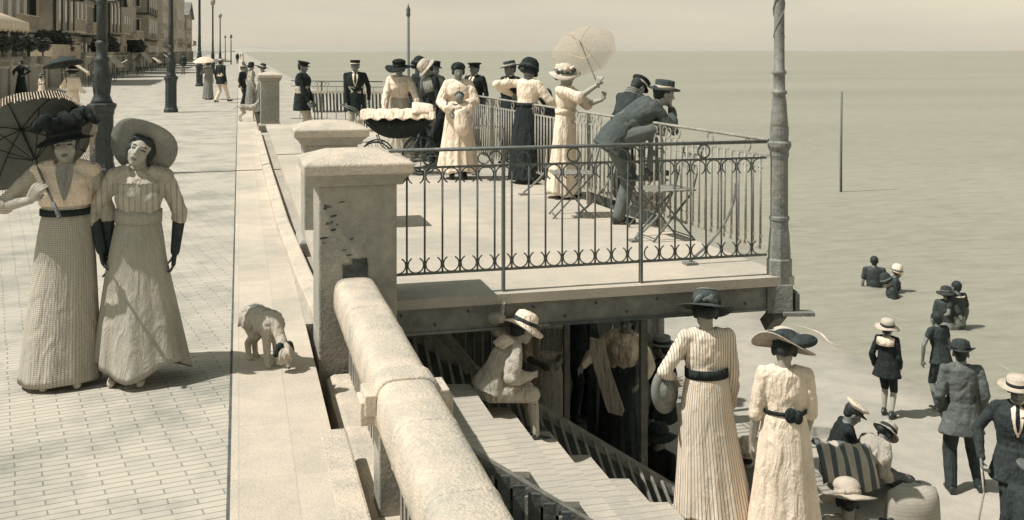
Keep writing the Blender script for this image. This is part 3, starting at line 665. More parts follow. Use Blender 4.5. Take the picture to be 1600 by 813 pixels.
# ---------------------------------------------------------------- stone pillars of the entrance
def pillar(label, xc_, yc_, wd, z0, z1, full=False, group=None, ko=.86):
    root = thing('stone_pillar', label, 'pillar', (xc_, yc_, 0), 0)
    h = wd/2; b = MB(); b.box((0, 0, (z0+z1-.20)/2), (wd, wd, z1-.20-z0))
    b.build('shaft', M['stoned'], root, bevel=.012)
    b = MB(); ov = wd/2+.035*ko
    b.lathe([(0, 0)], 4) if False else None
    def sq(r, z): return [V((sx*r, sy*r, z)) for sx, sy in ((-1, -1), (1, -1), (1, 1), (-1, 1))]
    b.loft([sq(ov, z1-.205), sq(ov+.015, z1-.175), sq(ov+.02, z1-.16), sq(ov+.055*ko, z1-.14), sq(ov+.07*ko, z1-.125)])
    b.build('moulding', M['stoned'], root, bevel=.006)
    b = MB(); r = ov+.085*ko
    b.loft([sq(r-.004, z1-.125), sq(r, z1-.115), sq(r, z1-.055), sq(r-.012, z1-.045), sq(r*.5, z1+.012), sq(.02, z1+.028)])
    b.build('cap_stone', M['stonel'], root, bevel=.008)
    b = MB(); b.loft([sq(h+.05, z0-.0), sq(h+.05, z0+.13), sq(h+.02, z0+.16), sq(h+.002, z0+.165)]); b.build('plinth', M['stoned'], root, bevel=.006)
    return root
PW = .53; PCX = .785
PY1 = 7.43
pillar('large grey stone pillar with pale cap where the near railing begins', PCX, PY1, PW, -.75, EYE-(240-HOR)*7.25/FPX)
pillar('stone pillar half hidden behind the largest pillar, beside the pram', PCX+.09, 10.65, .52, 0.0, 1.28)
pillar('far stone pillar standing where the dog walks at the end of the kerb', PCX-.03, 27.1, .46, 0, 1.44, ko=.55)
rf_ = random.Random(7); b = MB()
for k in range(16):
    cx_ = PCX-PW/2+.03+rf_.random()**1.6*.24; cz_ = 1.0-rf_.random()*.40; w_ = rf_.uniform(.01, .035); h_ = rf_.uniform(.003, .011)
    b.loft([[V((cx_+w_*math.cos(a)*rf_.uniform(.6, 1.1), yy, cz_+h_*math.sin(a)*rf_.uniform(.5, 1.2)+w_*math.cos(a)*.12)) for a in [2*PI*j/9 for j in range(9)]] for yy in (PY1-PW/2+.01, PY1-PW/2-.003)])
o = b.build('plaster_chips', mat('old_dark_mortar', .07, .95, .5, 30, .9), bpy.data.objects['stone_pillar']); o.location = (-PCX, -PY1, 0)
# dark eroded hole above the coping end on the pillar
b = MB(); b.box((PCX-.02, PY1-PW/2-.004, .50), (.17, .012, .10)); b.box((PCX+.01, PY1-PW/2-.006, .56), (.10, .010, .05)); tag(b.build('broken_mortar', mat('old_dark_mortar', .07, .95, .5, 30, .9)), 'dark broken mortar patch on the big pillar above the coping', 'mortar')

# ---------------------------------------------------------------- balustrade beside the promenade
BX = .765; ZT = .46
root = thing('balustrade', 'round topped pale stone balustrade running from the big pillar', 'balustrade', (BX, 0, 0))
b = MB(); ys_ = [y*.16 for y in range(4, 45)]; ys_.append(PY1-PW/2-.004); rr = .147
def prof(y, k=1):
    j = noise.noise(V((y*2, 0, 3)))*.004
    se = lambda q, e_: math.copysign(abs(q)**e_, q)
    return [V((se(math.cos(a), .5)*rr*k, y, ZT-.155+se(math.sin(a), .6)*.155*k+j)) for a in [PI*i/14 for i in range(15)]]+[V((-rr*k, y, ZT-.20)), V((-rr*k+.03, y, ZT-.23)), V((rr*k-.03, y, ZT-.23)), V((rr*k, y, ZT-.20))]
b.loft([list(reversed(prof(y))) for y in ys_]); b.build('coping', M['stonel'], root, smooth=True)
for y in (6.35, 5.9, 4.35, 3.62, 2.8):
    b = MB(); b.loft([list(reversed(prof(y+o_, k_))) for o_, k_ in ((-.03, 1.0), (-.02, 1.022), (.02, 1.022), (.03, 1.0))]); b.build('coping_joint', M['stonel'], root, smooth=True)
for y in (4.97, 2.55):
    b = MB(); b.loft([list(reversed(prof(y+o_, k_))) for o_, k_ in ((-.10, 1.0), (-.10, 1.06), (-.085, 1.09), (.085, 1.09), (.10, 1.06), (.10, 1.0))]); b.box((0, y, ZT-.15), (.44, .17, .11)); b.box((0, y, ZT-.11), (.40, .20, .10))
    b.build('coping_block', M['stonel'], root, bevel=.012)
    b = MB(); b.box((0, y, (-.18+ZT-.22)/2), (.27, .20, ZT-.22+.18)); b.build('pier', M['stone'], root, bevel=.008)
y = PY1-PW/2-.10; k = 0
while y > 1.2:
    if abs(y-4.97) > .17 and abs(y-2.55) > .17:
        b = MB(); b.box((0, y, (-.18+ZT-.22)/2), (.10, .05, ZT-.22+.18)); b.build('baluster', M['stone'], root)
    y -= .105
b = MB(); b.loft([[V((x, yy, z)) for x, z in ((-.20, -.48), (-.20, -.20), (-.15, -.17), (.13, -.17), (.16, -.20), (.16, -.48))] for yy in (1.0, PY1-PW/2-.06)]); b.build('base_rail', M['stonel'], root, bevel=.006)
# ledge under it
b = MB(); b.box((.80, 4.0, -1.70), (.62, 6.2, 2.46)); b.box((.475, 3.3, -.345), (.15, 4.6, .70)); b.box((.482, 6.37, -.71), (.03, 1.5, .50)); tag(b.build('stone_ledge', M['stonel'], bevel=.015), 'pale stone ledge carrying the balustrade below promenade level', 'ledge')

# ---------------------------------------------------------------- the terrace on iron beams
NL = PX(612, 7.42, 0); NR = PX(1214, 8.2, 0); FR_ = PX(598, 23.8, 0); FL_ = PX(455, 24.6, 0)
b = MB(); poly = [(EX+.08, PY1+.35), (NL.x-.1, PY1-.18), (NL.x, NL.y-.05)]
ndir = (NR-NL).normalized(); nout = V((ndir.y, -ndir.x, 0)); sdir = (FR_-NR).normalized(); sout = V((-sdir.y, sdir.x, 0)); sout = sout if sout.x > 0 else -sout
A_ = NL+nout*.09; B_ = NR+nout*.09+ndir*.10
poly = [(1.02, PY1+.02), (A_.x, A_.y), (B_.x, B_.y), (FR_.x+.1, FR_.y+.1), (.62, FL_.y+.5), (.62, PY1+.62), (1.02, PY1+.62)]
b.prism(poly, TZ-.07, TZ); tag(b.build('terrace_floor', slab_mat('terrace_cement_slabs', .44, 1.9, 1.4, YAW*.2, .86)), 'smooth pale cement floor of the terrace over the beach', 'terrace')
tag(bpy.data.objects['terrace_floor'], kind='structure')
# edge beam, joists, columns
def beamI(name, a, c, hgt, par, m, fl=.13):
    b = MB(); a = V(a); c = V(c); up = V((0, 0, 1))
    b.bar(a+V((0, 0, -.008)), c+V((0, 0, -.008)), fl, .016); b.bar(a+V((0, 0, -hgt+.008)), c+V((0, 0, -hgt+.008)), fl, .016); b.bar(a+V((0, 0, -hgt/2)), c+V((0, 0, -hgt/2)), .03, hgt-.034)
    return b.build(name, m, par)
root = thing('terrace_frame', 'weathered iron beam and posts carrying the terrace floor', 'beam frame', (0, 0, 0))
zt = TZ-.072
fb = MB(); o1 = nout*.03; fb.bar(NL-ndir*.12+V((0, 0, zt-.095)), NR+ndir*.02+V((0, 0, zt-.095)), .10, .19); fb.bar(NL+nout*.055+V((0, 0, zt-.010)), NR+nout*.055+V((0, 0, zt-.010)), .012, .02); fb.bar(NL+nout*.058+V((0, 0, zt-.18)), NR+nout*.058+V((0, 0, zt-.18)), .016, .018)
fb.build('edge_beam', M['beam'], root)
# rust-eaten lower plate
b = MB(); pts = []
for i in range(40):
    t = i/39; p = NL.lerp(NR, .38+.38*t)+nout*.066; pts.append([p+V((0, 0, zt-.165)), p+V((0, 0, zt-.186-.010*abs(noise.noise(V((i*.5, 0, 0))))))])
b.loft([[p[0] for p in pts], [p[1] for p in pts]], closed=False, cap=False); b.build('rusted_edge', M['woodd'], root, solid=.004)
for i in range(13):
    p = NL.lerp(NR, .02+.08*i)+nout*.056
    MB().ell(p+V((0, 0, zt-.045-(i % 2)*.08)), (.010, .010, .010)).build('bolt_head', M['woodd'], root, smooth=True)
bb = MB(); bb.bar(NR+ndir*.05+sdir*.1+V((0, 0, zt-.09)), FR_+V((0, 0, zt-.09)), .09, .18); bb.build('side_beam', M['beam'], root)
for i in range(1, 15):
    p = NR+sdir*(i*1.1); q = V((1.2, p.y-(p.x-1.2)*.05, 0))
    if p.x-1.2 < .5: break
    MB().bar(q+V((0, 0, zt-.07)), p+V((0, 0, zt-.07)), .08, .12).build('joist', M['woodd'], root)
def column(u, d, wdt, m='beam'):
    p = PX(u, d, 0); b = MB(); b.box((p.x, p.y, (zt-.19+BZ)/2), (wdt, wdt, zt-.19-BZ)); b.build('column', M[m], root); return p
column(1005, 8.35, .055); column(885, 9.1, .05); column(1003, 14, .08, 'woodd'); column(925, 11.5, .08, 'woodd')
# bracket under the lamp post: plate, angle and bolts
b = MB(); c = NR+V((0, 0, 0)); b.box((c.x, c.y, zt-.10), (.20, .20, .22), RZ(-YAW)); b.build('corner_block', M['beam'], root, bevel=.006)
b = MB(); c2 = C3((NR-V((0,0,0))).dot(CV(1,0,0))+.14, NR.dot(CV(0,1,0)), 0); b.box((c2.x, c2.y, zt-.13), (.035, .16, .14), RZ(-YAW)); b.box((c2.x-.02, c2.y-.08, zt-.21), (.24, .10, .03), RZ(-YAW)); b.bar(V((c.x, c.y-.02, zt-.22)), V((c.x-.02, c.y+.1, zt-.34)), .12, .10); b.build('bracket', M['beam'], root, bevel=.004)

# ---------------------------------------------------------------- ornate railings
M['ironp'] = mat('pale_painted_iron', .30, .55, .25, 22, .4, 60, spec=.3)
def arc(c, r, a0, a1, ax, up, n=9): return [c+ax*math.cos(a0+(a1-a0)*i/n)*r+up*math.sin(a0+(a1-a0)*i/n)*r for i in range(n+1)]
def railing(label, a, c, sp_, posts, circles, low=.16, h=1.04, br=.0075, extra=True, nmax=100, m='rail', skip=(), drop=.0, fine=6):
    a = V(a); c = V(c); root = thing('ornate_railing', label, 'railing', (a.x, a.y, TZ)); L = (c-a).length; ax = (c-a).normalized(); up = V((0, 0, 1)); z = V((0, 0, 0))
    P_ = lambda s, zz: ax*s+V((0, 0, zz)); mm = M[m]
    MB().tube([P_(0, h), P_(L, h)], .014, 8).build('top_rail', mm, root, smooth=True)
    MB().bar(P_(0, h-.125), P_(L, h-.125), .010, .016).build('middle_rail', mm, root)
    MB().bar(P_(0, low), P_(L, low), .010, .018).build('bottom_rail', mm, root)
    n = int(L/sp_); sp_ = L/n; stuff = MB(); ns = 0
    for i in range(1, n):
        s = i*sp_
        b = MB() if i <= nmax else stuff
        if not any(abs(s-q*L) < sp_*.3 for q in posts): b.tube([P_(s, low), P_(s, h-.125)], br, fine)
        if extra:
            for sg in (-1, 1):
                b.tube(arc(P_(s+sg*sp_*.5, low+.062), .056, PI/2+sg*R(30), PI/2+sg*R(178), ax, up, 8), .0055, 5)
                b.tube(arc(P_(s+sg*sp_*.5, h-.125-.062), .056, -PI/2-sg*R(30), -PI/2-sg*R(178), ax, up, 8), .0055, 5)
        if i <= nmax: b.build('baluster', mm, root, smooth=True)
        else: ns += 1
    if ns: o = stuff.build('baluster', mm, root, smooth=True); o['kind'] = 'stuff'
    else: stuff.bm.free()
    for q in posts:
        b = MB(); b.bar(P_(q*L, -.10-drop), P_(q*L, h+.004), .045, .018, ax); b.build('post', mm, root)
        for sg in (-1, 1):
            b = MB(); b.tube(arc(P_(q*L+sg*.06, h-.065), .046, -.6, 4.4, ax, up, 10), .006, 5); b.tube(arc(P_(q*L+sg*.15, h-.07), .04, 0, 4.9, ax, up, 10), .006, 5); b.build('scroll', mm, root)
    for q in circles:
        b = MB(); b.tube(arc(P_(q*L, h-.063), .050, 0, 2*PI, ax, up, 18), .007, 6); b.build('ring', mm, root, smooth=True)
    return root
railing('near ornate iron railing with rows of scrolls from the big pillar to the lamp post', NL-ndir*.02, NR-ndir*.09, .128, (.283, .645), (.10, .465, .82), drop=.06)
side0 = NR+sdir*.13; SL = (FR_-side0).length
railing('long side railing of the terrace running away above the beach', side0, FR_, .115, tuple((i+1)*1.9/SL for i in range(int(SL/1.9))), tuple((i+.5)*.63/SL for i in range(int(SL/.63)) if (i % 3) != 2 or True), drop=.03, fine=6, m='ironp', br=.0115)
railing('plain far railing of the terrace behind the man in dark coat', FR_, FL_, .22, (.33, .66), (), extra=False, m='rail')
# curved stays of the side railing, standing on the floor inside it
for i in range(6):
    p = NR+sdir*(.55+i*.9*(1+.2*i)) - sout*.02
    b = MB(); q = -sout; pts = [p+q*(.03+.42*((1-t)**2.2))+V((0, 0, TZ+.03+.62*t)) for t in [j/8 for j in range(9)]]
    b.tube(pts, .012, 6); b.box(pts[0]+V((0, 0, -.02)), (.10, .10, .02)); tag(b.build('railing_stay', M['ironl'], smooth=False), 'curved iron stay bracing the side railing on the terrace floor', 'stay', 'curved stays of the side railing')

# ---------------------------------------------------------------- iron lamp post at the terrace corner
root = thing('iron_column', 'pale grey ornate iron lamp column on the terrace corner', 'lamp post', (NR.x+ndir.x*.02, NR.y+ndir.y*.02, TZ))
MB().lathe([(.098, -.07), (.098, .12), (.088, .13), (.088, .16), (.080, .30), (.073, .36)], 8, RZ(.4)).build('base', M['ironl'], root, bevel=.004)
MB().lathe([(.070, .35), (.070, .42), (.078, .43), (.078, .45), (.068, .46), (.068, .90), (.075, .93), (.073, .96), (.092, 1.0), (.092, 1.03), (.070, 1.045), (.074, 1.10), (.072, 1.16)], 16).build('pedestal', M['ironl'], root, smooth=False)
b = MB(); b.lathe([(.062, 1.15), (.070, 1.17), (.066, 1.20), (.056, 1.34), (.048, 1.40), (.060, 1.415), (.060, 1.43), (.045, 1.44), (.045, 1.56), (.056, 1.57), (.056, 1.585), (.042, 1.60), (.040, 1.9), (.037, 4.2)], 20); sh = b.build('shaft', M['ironl'], root, smooth=True)
b = MB(); b.tube([V((math.cos(t*.55)*.041, math.sin(t*.55)*.041, 1.85+t*.045)) for t in range(50)], .010, 6); b.tube([V((math.cos(t*.55+2.6)*.041, math.sin(t*.55+2.6)*.041, 1.85+t*.045)) for t in range(50)], .006, 6); b.build('twisted_leaf_moulding', M['ironl'], sh, smooth=True)
b = MB(); [b.bar(V((math.cos(a)*.047, math.sin(a)*.047, 1.20)), V((math.cos(a)*.047, math.sin(a)*.047, 1.36)), .012, .012) for a in [PI*i/5 for i in range(10)]]; b.build('fluting', M['ironl'], sh)

# ---------------------------------------------------------------- wooden stairs down to the beach
sm = pattern('stair_boards', .34, .26, 'stripe', 11, .40, uv=False, width=.10, axis='Y', var=.16, scale=7, stretch=(1, 9, 1))
root = thing('wooden_stairs', 'broad pale wooden stairs leading down from the balustrade to the beach', 'stairs', (0, 0, 0))
def st(u, z, d): return PX(u, d, z)
NSTEP = 6; RUN = .285; z0_ = -.40; x0_ = -.30
def corner(i, near):          # nosing corner of step i
    x = x0_+RUN*i; d = 7.55
    if near: return C3(x+.40, 5.98, z0_-.17*i)
    return C3(x, d, z0_-.17*i)
for i in range(NSTEP):
    f1 = corner(i, 0); n1 = corner(i, 1); z = z0_-.17*i
    back = .48 if i else 1.3
    f0 = f1-CV(back, 0, 0); n0 = n1-CV(back, 0, 0)
    b = MB(); b.prism([(n0.x, n0.y), (n1.x, n1.y), (f1.x, f1.y), (f0.x, f0.y)], z-.035, z); t_ = b.build('tread', sm, root)
    b = MB(); q = CV(.03, 0, 0); b.prism([(n1.x-.045, n1.y), ((n1-q).x, (n1-q).y), ((f1-q).x, (f1-q).y), (f1.x-.06, f1.y)], z-.17, z-.036); b.build('riser', M['wood'], root)
lt = z0_-.17*NSTEP
# landing with the two standing women
b = MB(); A1 = C3(x0_+RUN*NSTEP-.45, 6.1, 0); A2 = C3(3.0, 6.1, 0); A3 = C3(3.0, 7.95, 0); A4 = C3(x0_+RUN*NSTEP-.5, 7.95, 0)
A2m = C3(1.72, 6.1, 0); A3m = C3(1.72, 7.95, 0)
b.prism([(p.x, p.y) for p in (A1, A2m, A3m, A4)], lt-.035, lt); b.build('landing', sm, root)
b = MB(); b.prism([(p.x, p.y) for p in (C3(1.5, 6.1, 0), C3(2.32, 6.1, 0), C3(2.32, 7.7, 0), C3(1.5, 7.7, 0))], lt-.205, lt-.17); b.build('tread', sm, root)
def stringer(d, name, m, x_a, x_b, dz, hh=.16, th=.05, lift=0.0):
    b = MB(); sl_ = -.17/RUN; pa = C3(x_a, d, z0_+(x_a-x0_)*sl_+lift); pb = C3(x_b, d, z0_+(x_b-x0_)*sl_+lift)
    n_ = CV(0, 1, 0)*th/2; b.loft([[p-n_, p+n_, p+n_-V((0, 0, hh)), p-n_-V((0, 0, hh))] for p in (pa, pb)]); return b.build(name, m, root)
stringer(7.95, 'stringer', M['wood'], -1.0, x0_+RUN*NSTEP-.1, 0, .07, .09, .02)
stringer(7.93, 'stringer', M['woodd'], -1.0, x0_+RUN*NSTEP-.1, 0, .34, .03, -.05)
stringer(5.93, 'stringer', M['wood'], -.5, 1.9, 0, .075, .06, .19)
# boarded side below the near stringer
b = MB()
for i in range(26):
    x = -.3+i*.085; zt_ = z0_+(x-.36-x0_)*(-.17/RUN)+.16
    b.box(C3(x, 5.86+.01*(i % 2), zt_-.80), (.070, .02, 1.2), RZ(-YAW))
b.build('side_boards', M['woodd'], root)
b = MB()
for i in range(12):
    x = -.3+i*.19; zt_ = z0_+(x-.36-x0_)*(-.17/RUN)+.14; b.box(C3(x, 5.845, zt_-.52), (.018, .02, .62), RZ(-YAW))
b.build('battens', M['wood'], root)
# cleats on the far stringer
b = MB()
for i in range(30):
    x = -1.0+i*.085; zt_ = z0_+(x-x0_)*(-.17/RUN)+.03; b.bar(C3(x, 7.90, zt_-.02), C3(x+.07, 7.66, zt_-.20), .02, .014)
b.build('cleats', M['wood'], root)
for x in (-.6, .5, 1.35):
    for d in (6.1, 7.62): p = C3(x, d, 0); zz = min(lt, z0_+(x-x0_)*(-.17/RUN))-.1; MB().box((p.x, p.y, (zz+BZ)/2-.05), (.08, .08, zz-BZ)).build('support', M['woodd'], root)
# sloping boards leaning under the terrace
for k_, (ua, va, ub, vb, m_) in enumerate(((655, 505, 705, 562, 'wood'), (680, 505, 735, 575, 'wood'))):
    b = MB(); b.bar(PV(ua-14, va-12, 8.0), PV(ub+2, vb+4, 7.85), .10, .025, CV(0, 1, .2)); tag(b.build('leaning_plank', M[m_]), ['left plank of the two leaning under the terrace beam by the coping', 'right plank of the two leaning under the terrace beam by the coping'][k_], 'plank')
# dark boarded partition below the terrace
b = MB(); pa = C3(-1.2, 12.3, 0); 
for i in range(36):
    x = -2.0+i*.112; b.box(C3(x, 13.6+.012*(i % 2), (BZ+zt)/2), (.108, .025, zt-BZ-.02), RZ(-YAW))
tag(b.build('board_partition', M['beam']), 'dark boarded partition in the shade below the terrace', 'partition')
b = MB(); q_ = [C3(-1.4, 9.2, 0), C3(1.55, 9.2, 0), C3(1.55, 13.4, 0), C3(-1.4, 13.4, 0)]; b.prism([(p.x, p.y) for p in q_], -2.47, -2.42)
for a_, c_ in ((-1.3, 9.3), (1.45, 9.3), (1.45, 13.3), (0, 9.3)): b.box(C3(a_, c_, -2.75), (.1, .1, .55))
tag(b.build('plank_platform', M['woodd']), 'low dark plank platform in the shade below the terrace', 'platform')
# mast standing in the sea and pole beyond the terrace
root = thing('sea_pole', 'thin bare pole standing alone in the sea', 'pole', GR(1314, 300, SEA)); MB().tube([V((0, 0, -.9)), V((0, 0, 1.2)), V((.03, 0, 3.55))], [.05, .045, .035], 8).build('pole', M['rail'], root, smooth=True)
p = PX(638, 26.5, 0); root = thing('flag_pole', 'slim pole with ball finial rising behind the woman in the broad dark hat', 'pole', (p.x, p.y, SEA-.3))
MB().tube([V((0, 0, 0)), V((0, 0, 6.2))], [.05, .035], 8).build('pole', M['rail'], root, smooth=True); MB().lathe([(.03, 6.15), (.06, 6.2), (.045, 6.27), (.06, 6.33), (.02, 6.42), (.005, 6.5)], 10).build('finial', M['rail'], root, smooth=True)

# ---------------------------------------------------------------- cast iron lamp posts along the promenade
def lamp():
    root = thing('lamp_post', None, 'lamp post', (0, 0, 0))
    MB().lathe([(.235, 0), (.235, .10), (.205, .14), (.200, .18)], 8, RZ(R(22.5))).build('foot', M['iron'], root, bevel=.006)
    MB().lathe([(.195, .17), (.19, .22), (.185, .95), (.20, .99), (.20, 1.03), (.235, 1.10), (.235, 1.14), (.19, 1.16)], 8, RZ(R(22.5))).build('pedestal', M['iron'], root, bevel=.005)
    MB().lathe([(.18, 1.15), (.15, 1.22), (.12, 1.30), (.125, 1.38), (.145, 1.44), (.150, 1.60), (.12, 1.72), (.105, 1.80), (.12, 1.83), (.12, 1.87), (.09, 1.90), (.085, 2.05), (.10, 2.08), (.10, 2.13), (.08, 2.16)], 16).build('vase', M['iron'], root, smooth=True)
    b = MB(); b.lathe([(.082, 2.15), (.078, 2.7), (.072, 2.72), (.085, 2.75), (.085, 2.79), (.072, 2.82), (.06, 5.6), (.09, 5.65), (.04, 5.75)], 16); b.build('shaft', M['iron'], root, smooth=True)
    b = MB(); [b.bar(V((math.cos(a)*.118, math.sin(a)*.118, 1.30)), V((math.cos(a)*.152, math.sin(a)*.152, 1.62)), .018, .014) for a in [2*PI*i/10 for i in range(10)]]
    b.build('leaf_relief', M['iron'], root)
    lt_ = MB().lathe([(.05, 5.75), (.16, 5.85), (.22, 6.15), (.16, 6.3), (.02, 6.42)], 12).build('lantern', M['pale'], root, smooth=True)
    return root
lp = lamp()
LX = -2.12
labels = ['nearest dark cast iron lamp post, right behind the two women', 'second dark cast iron lamp post on the open promenade', 'third lamp post, behind the small white parasol', 'fourth lamp post, thin and far off past the white parasol', 'fifth lamp post, tiny in the far distance']
for i, (lab, yy) in enumerate(zip(labels, (17.9, 35.6, 61, 92, 128))):
    o = lp if i == 0 else copy_tree(lp); o.location = (LX, yy, 0); tag(o, lab, 'lamp post', 'lamp posts along the promenade')
for lab, u, yv, hh in (('taller of two small lamp standards far down the promenade', 352, 96, 2.0), ('shorter of two small lamp standards far down the promenade', 361, 101, 1.4)):
    p = GR(u, yv, 0); r_ = thing('distant_lamp', lab, 'lamp post', p); s_ = (EYE-0)/((yv-HOR))*1.0; H_ = s_*(yv-60); MB().tube([V((0, 0, 0)), V((0, 0, H_))], [.10, .06], 6).build('shaft', M['rail'], r_); MB().lathe([(.06, H_), (.22, H_+.15), (.12, H_+.45), (.02, H_+.6)], 8).build('lantern', M['rail'], r_)

# sea air
b = MB(); b.box((1500, 4000, 22), (27500, 26000, 80)); o = b.build('haze', (hz := bpy.data.materials.new('sea_haze'))); o['kind'] = 'stuff'
hz.use_nodes = True; n = hz.node_tree; n.nodes.remove(n.nodes['Principled BSDF']); pv = n.nodes.new('ShaderNodeVolumePrincipled'); pv.inputs['Density'].default_value = .00005; pv.inputs['Color'].default_value = (.95, .93, .86, 1)
n.links.new(pv.outputs[0], n.nodes['Material Output'].inputs['Volume'])

# ================================================================ villas along the promenade
VW = dict(brick=mat('dark_villa_brick', .32, .9, .35, 3, .4), plaster=mat('villa_plaster', .48, .9, .2, 2, .3), roof=mat('villa_roof_slate', .19, .8, .4, 4, .5), timber=mat('villa_timber', .06, .8), glass=mat('dark_window_glass', .03, .15, .3, 2, spec=.6), frame=mat('pale_window_frame', .55, .8), mid=mat('villa_grey_render', .40, .9, .25, 2, .3))
def villa(label, x, y, wx, wy, h, wall, roofh, gable='x', timber=True, floors=3, bays=3, seed=0, dorm=False):
    """x = front face (seaward); the house lies inland of it, from y to y+wy"""
    root = thing('villa', label, 'house', (x-wx/2, y+wy/2, 0)); rd = random.Random(seed)
    b = MB(); b.box((0, 0, h/2), (wx, wy, h))
    if gable == 'x':   # gable facing the sea
        b.loft([[V((sx*wx/2, -wy/2, h)), V((sx*wx/2, wy/2, h)), V((sx*wx/2, 0, h+roofh*.98))] for sx in (-1, 1)])
    b.build('wall', VW[wall], root)
    b = MB(); o = .55
    if gable == 'x':
        for s in (-1, 1): b.loft([[V((sx*(wx/2+o), s*(wy/2+o), h-o*roofh/(wy/2)+zz)) for zz in (0, .22)]+[V((sx*(wx/2+o), 0, h+roofh+zz)) for zz in (.22, 0)] for sx in (-1, 1)])
    else:
        for s in (-1, 1): b.loft([[V((s*(wx/2+o), sy*(wy/2+o), h-.3+zz)) for zz in (0, .22)]+[V((0, sy*(wy/2+o*.2), h+roofh+zz)) for zz in (.22, 0)] for sy in (-1, 1)])
    rf = b.build('roof', VW['roof'], root)
    for cx, cy in ((-wx*.2, wy*.2), (wx*.15, -wy*.3)):
        b = MB(); b.box((cx, cy, h+roofh*.75), (.9, 1.3, roofh*1.1)); b.box((cx, cy, h+roofh*1.3+.05), (1.05, 1.5, .2)); [b.lathe([(.14, h+roofh*1.3+.1), (.12, h+roofh*1.3+.6)], 8, c=(cx, cy+k, 0)) for k in (-.4, 0, .4)]; b.build('chimney', VW['brick'], rf)
    fh = h/floors
    def win(px_, py_, pz, face, ww=1.0, wh=1.7):
        b = MB()
        if face == 'x': b.box((px_+.04, py_, pz), (.10, ww+.24, wh+.24))
        else: b.box((px_, py_-.04, pz), (ww+.24, .10, wh+.24))
        f = b.build('window', VW['frame'], root); b = MB()
        for s in (-1, 1):
            if face == 'x': b.box((px_+.10, py_+s*ww/4, pz), (.03, ww/2-.05, wh))
            else: b.box((px_+s*ww/4, py_-.10, pz), (ww/2-.05, .03, wh))
        b.build('pane', VW['glass'], f)
    nb = max(2, int(wy/2.4)); nx = max(2, int(wx/2.6))
    for f in range(floors):
        for k in range(nb): win(wx/2, -wy/2+(k+.5)*wy/nb, (f+.52)*fh, 'x')
        for k in range(nx): win(-wx/2+(k+.5)*wx/nx, -wy/2, (f+.52)*fh, 'y')
    if gable == 'x': win(wx/2, 0, h+roofh*.32, 'x', 1.0, 1.3)
    if timber:
        b = MB()
        for f in range(1, floors+1):
            b.box((wx/2+.05, 0, f*fh-.05), (.12, wy+.1, .24)); b.box((0, -wy/2-.05, f*fh-.05), (wx+.1, .12, .24))
        for k in range(nb*3+1):
            yy = -wy/2+k*wy/(nb*3)
            if k % 3 != 1 or True: b.box((wx/2+.045, yy, h-fh*.5), (.10, .16, fh)) if abs(((k/3) % 1)-.5) > .2 else None
        for k in range(nx*3+1):
            xx = -wx/2+k*wx/(nx*3)
            if abs(((k/3) % 1)-.5) > .2: b.box((xx, -wy/2-.045, h-fh*.5), (.16, .10, fh))
        if gable == 'x':
            for k in range(-3, 4):
                yy = k*wy/8; hh = roofh*(1-abs(yy)/(wy/2))*.95
                if k: b.box((wx/2+.045, yy, h+hh/2), (.10, .16, hh))
            for s in (-1, 1): b.bar(V((wx/2+o+.02, s*(wy/2+o), h-o*roofh/(wy/2)+.02)), V((wx/2+o+.02, 0, h+roofh+.02)), .10, .34, V((1, 0, 0)))
            b.bar(V((wx/2+.06, -wy*.3, h+roofh*.4)), V((wx/2+.06, wy*.3, h+roofh*.4)), .1, .2)
        b.build('timber_frame', VW['timber'], root)
    # balcony
    b = MB(); bz = fh*1.02; b.box((wx/2+.6, 0, bz), (1.2, wy*.6, .14)); b.box((wx/2+1.15, 0, bz+.95), (.07, wy*.6, .07))
    for k in range(int(wy*.6/.3)+1): b.box((wx/2+1.15, -wy*.3+k*.3, bz+.5), (.05, .05, .9))
    b.build('balcony', VW['frame'], root)
    if dorm:
        b = MB(); b.box((wx*.2, 0, h+roofh*.5), (wx*.35, 1.8, 1.7)); b.build('dormer', VW['plaster'], rf); b = MB(); b.box((wx*.2+wx*.175+.03, 0, h+roofh*.5+.1), (.05, 1.1, 1.1)); b.build('dormer_window', VW['glass'], rf)
    return root
villa('pale villa behind the white awning at the left edge', -15.5, 50, 9, 9.5, 8.5, 'plaster', 3.2, 'y', False, 3, seed=1)
villa('tall dark brick villa with pale balconies behind the nearest lamp post', -13.5, 63, 10, 12, 12.5, 'brick', 4.2, 'y', True, 4, seed=2, dorm=True)
villa('half timbered villa with steep gable right of the nearest lamp post', -12.6, 80, 10, 8.5, 6.6, 'plaster', 5.6, 'x', True, 2, seed=3)
villa('dark brick villa with a lower roof behind the gabled one', -13, 92, 10, 12, 10.0, 'brick', 4.6, 'x', True, 3, seed=4, dorm=True)
villa('timbered villa with second gable between the two front lamp posts', -12.0, 107, 9, 9, 7.2, 'plaster', 5.6, 'x', True, 2, seed=5)
villa('broad grey villa with slate roof left of the second lamp post', -12, 119, 10, 15, 9.5, 'mid', 4.2, 'y', False, 3, seed=6, dorm=True)
villa('dark villa with tall chimneys right of the second lamp post', -11.0, 139, 9, 14, 10.0, 'brick', 4.6, 'x', True, 3, seed=7)
villa('grey villa with a plain front beyond the tall chimneys', -10.8, 160, 9, 18, 11.0, 'mid', 3.4, 'y', False, 4, seed=9)
villa('last pale fronted villa before the open sky', -10.2, 186, 9, 26, 13.0, 'plaster', 2.8, 'y', False, 4, seed=8)
villa('low dark villa standing past the pale fronted one', -10.2, 220, 9, 26, 9.0, 'brick', 3.0, 'x', False, 3, seed=10)
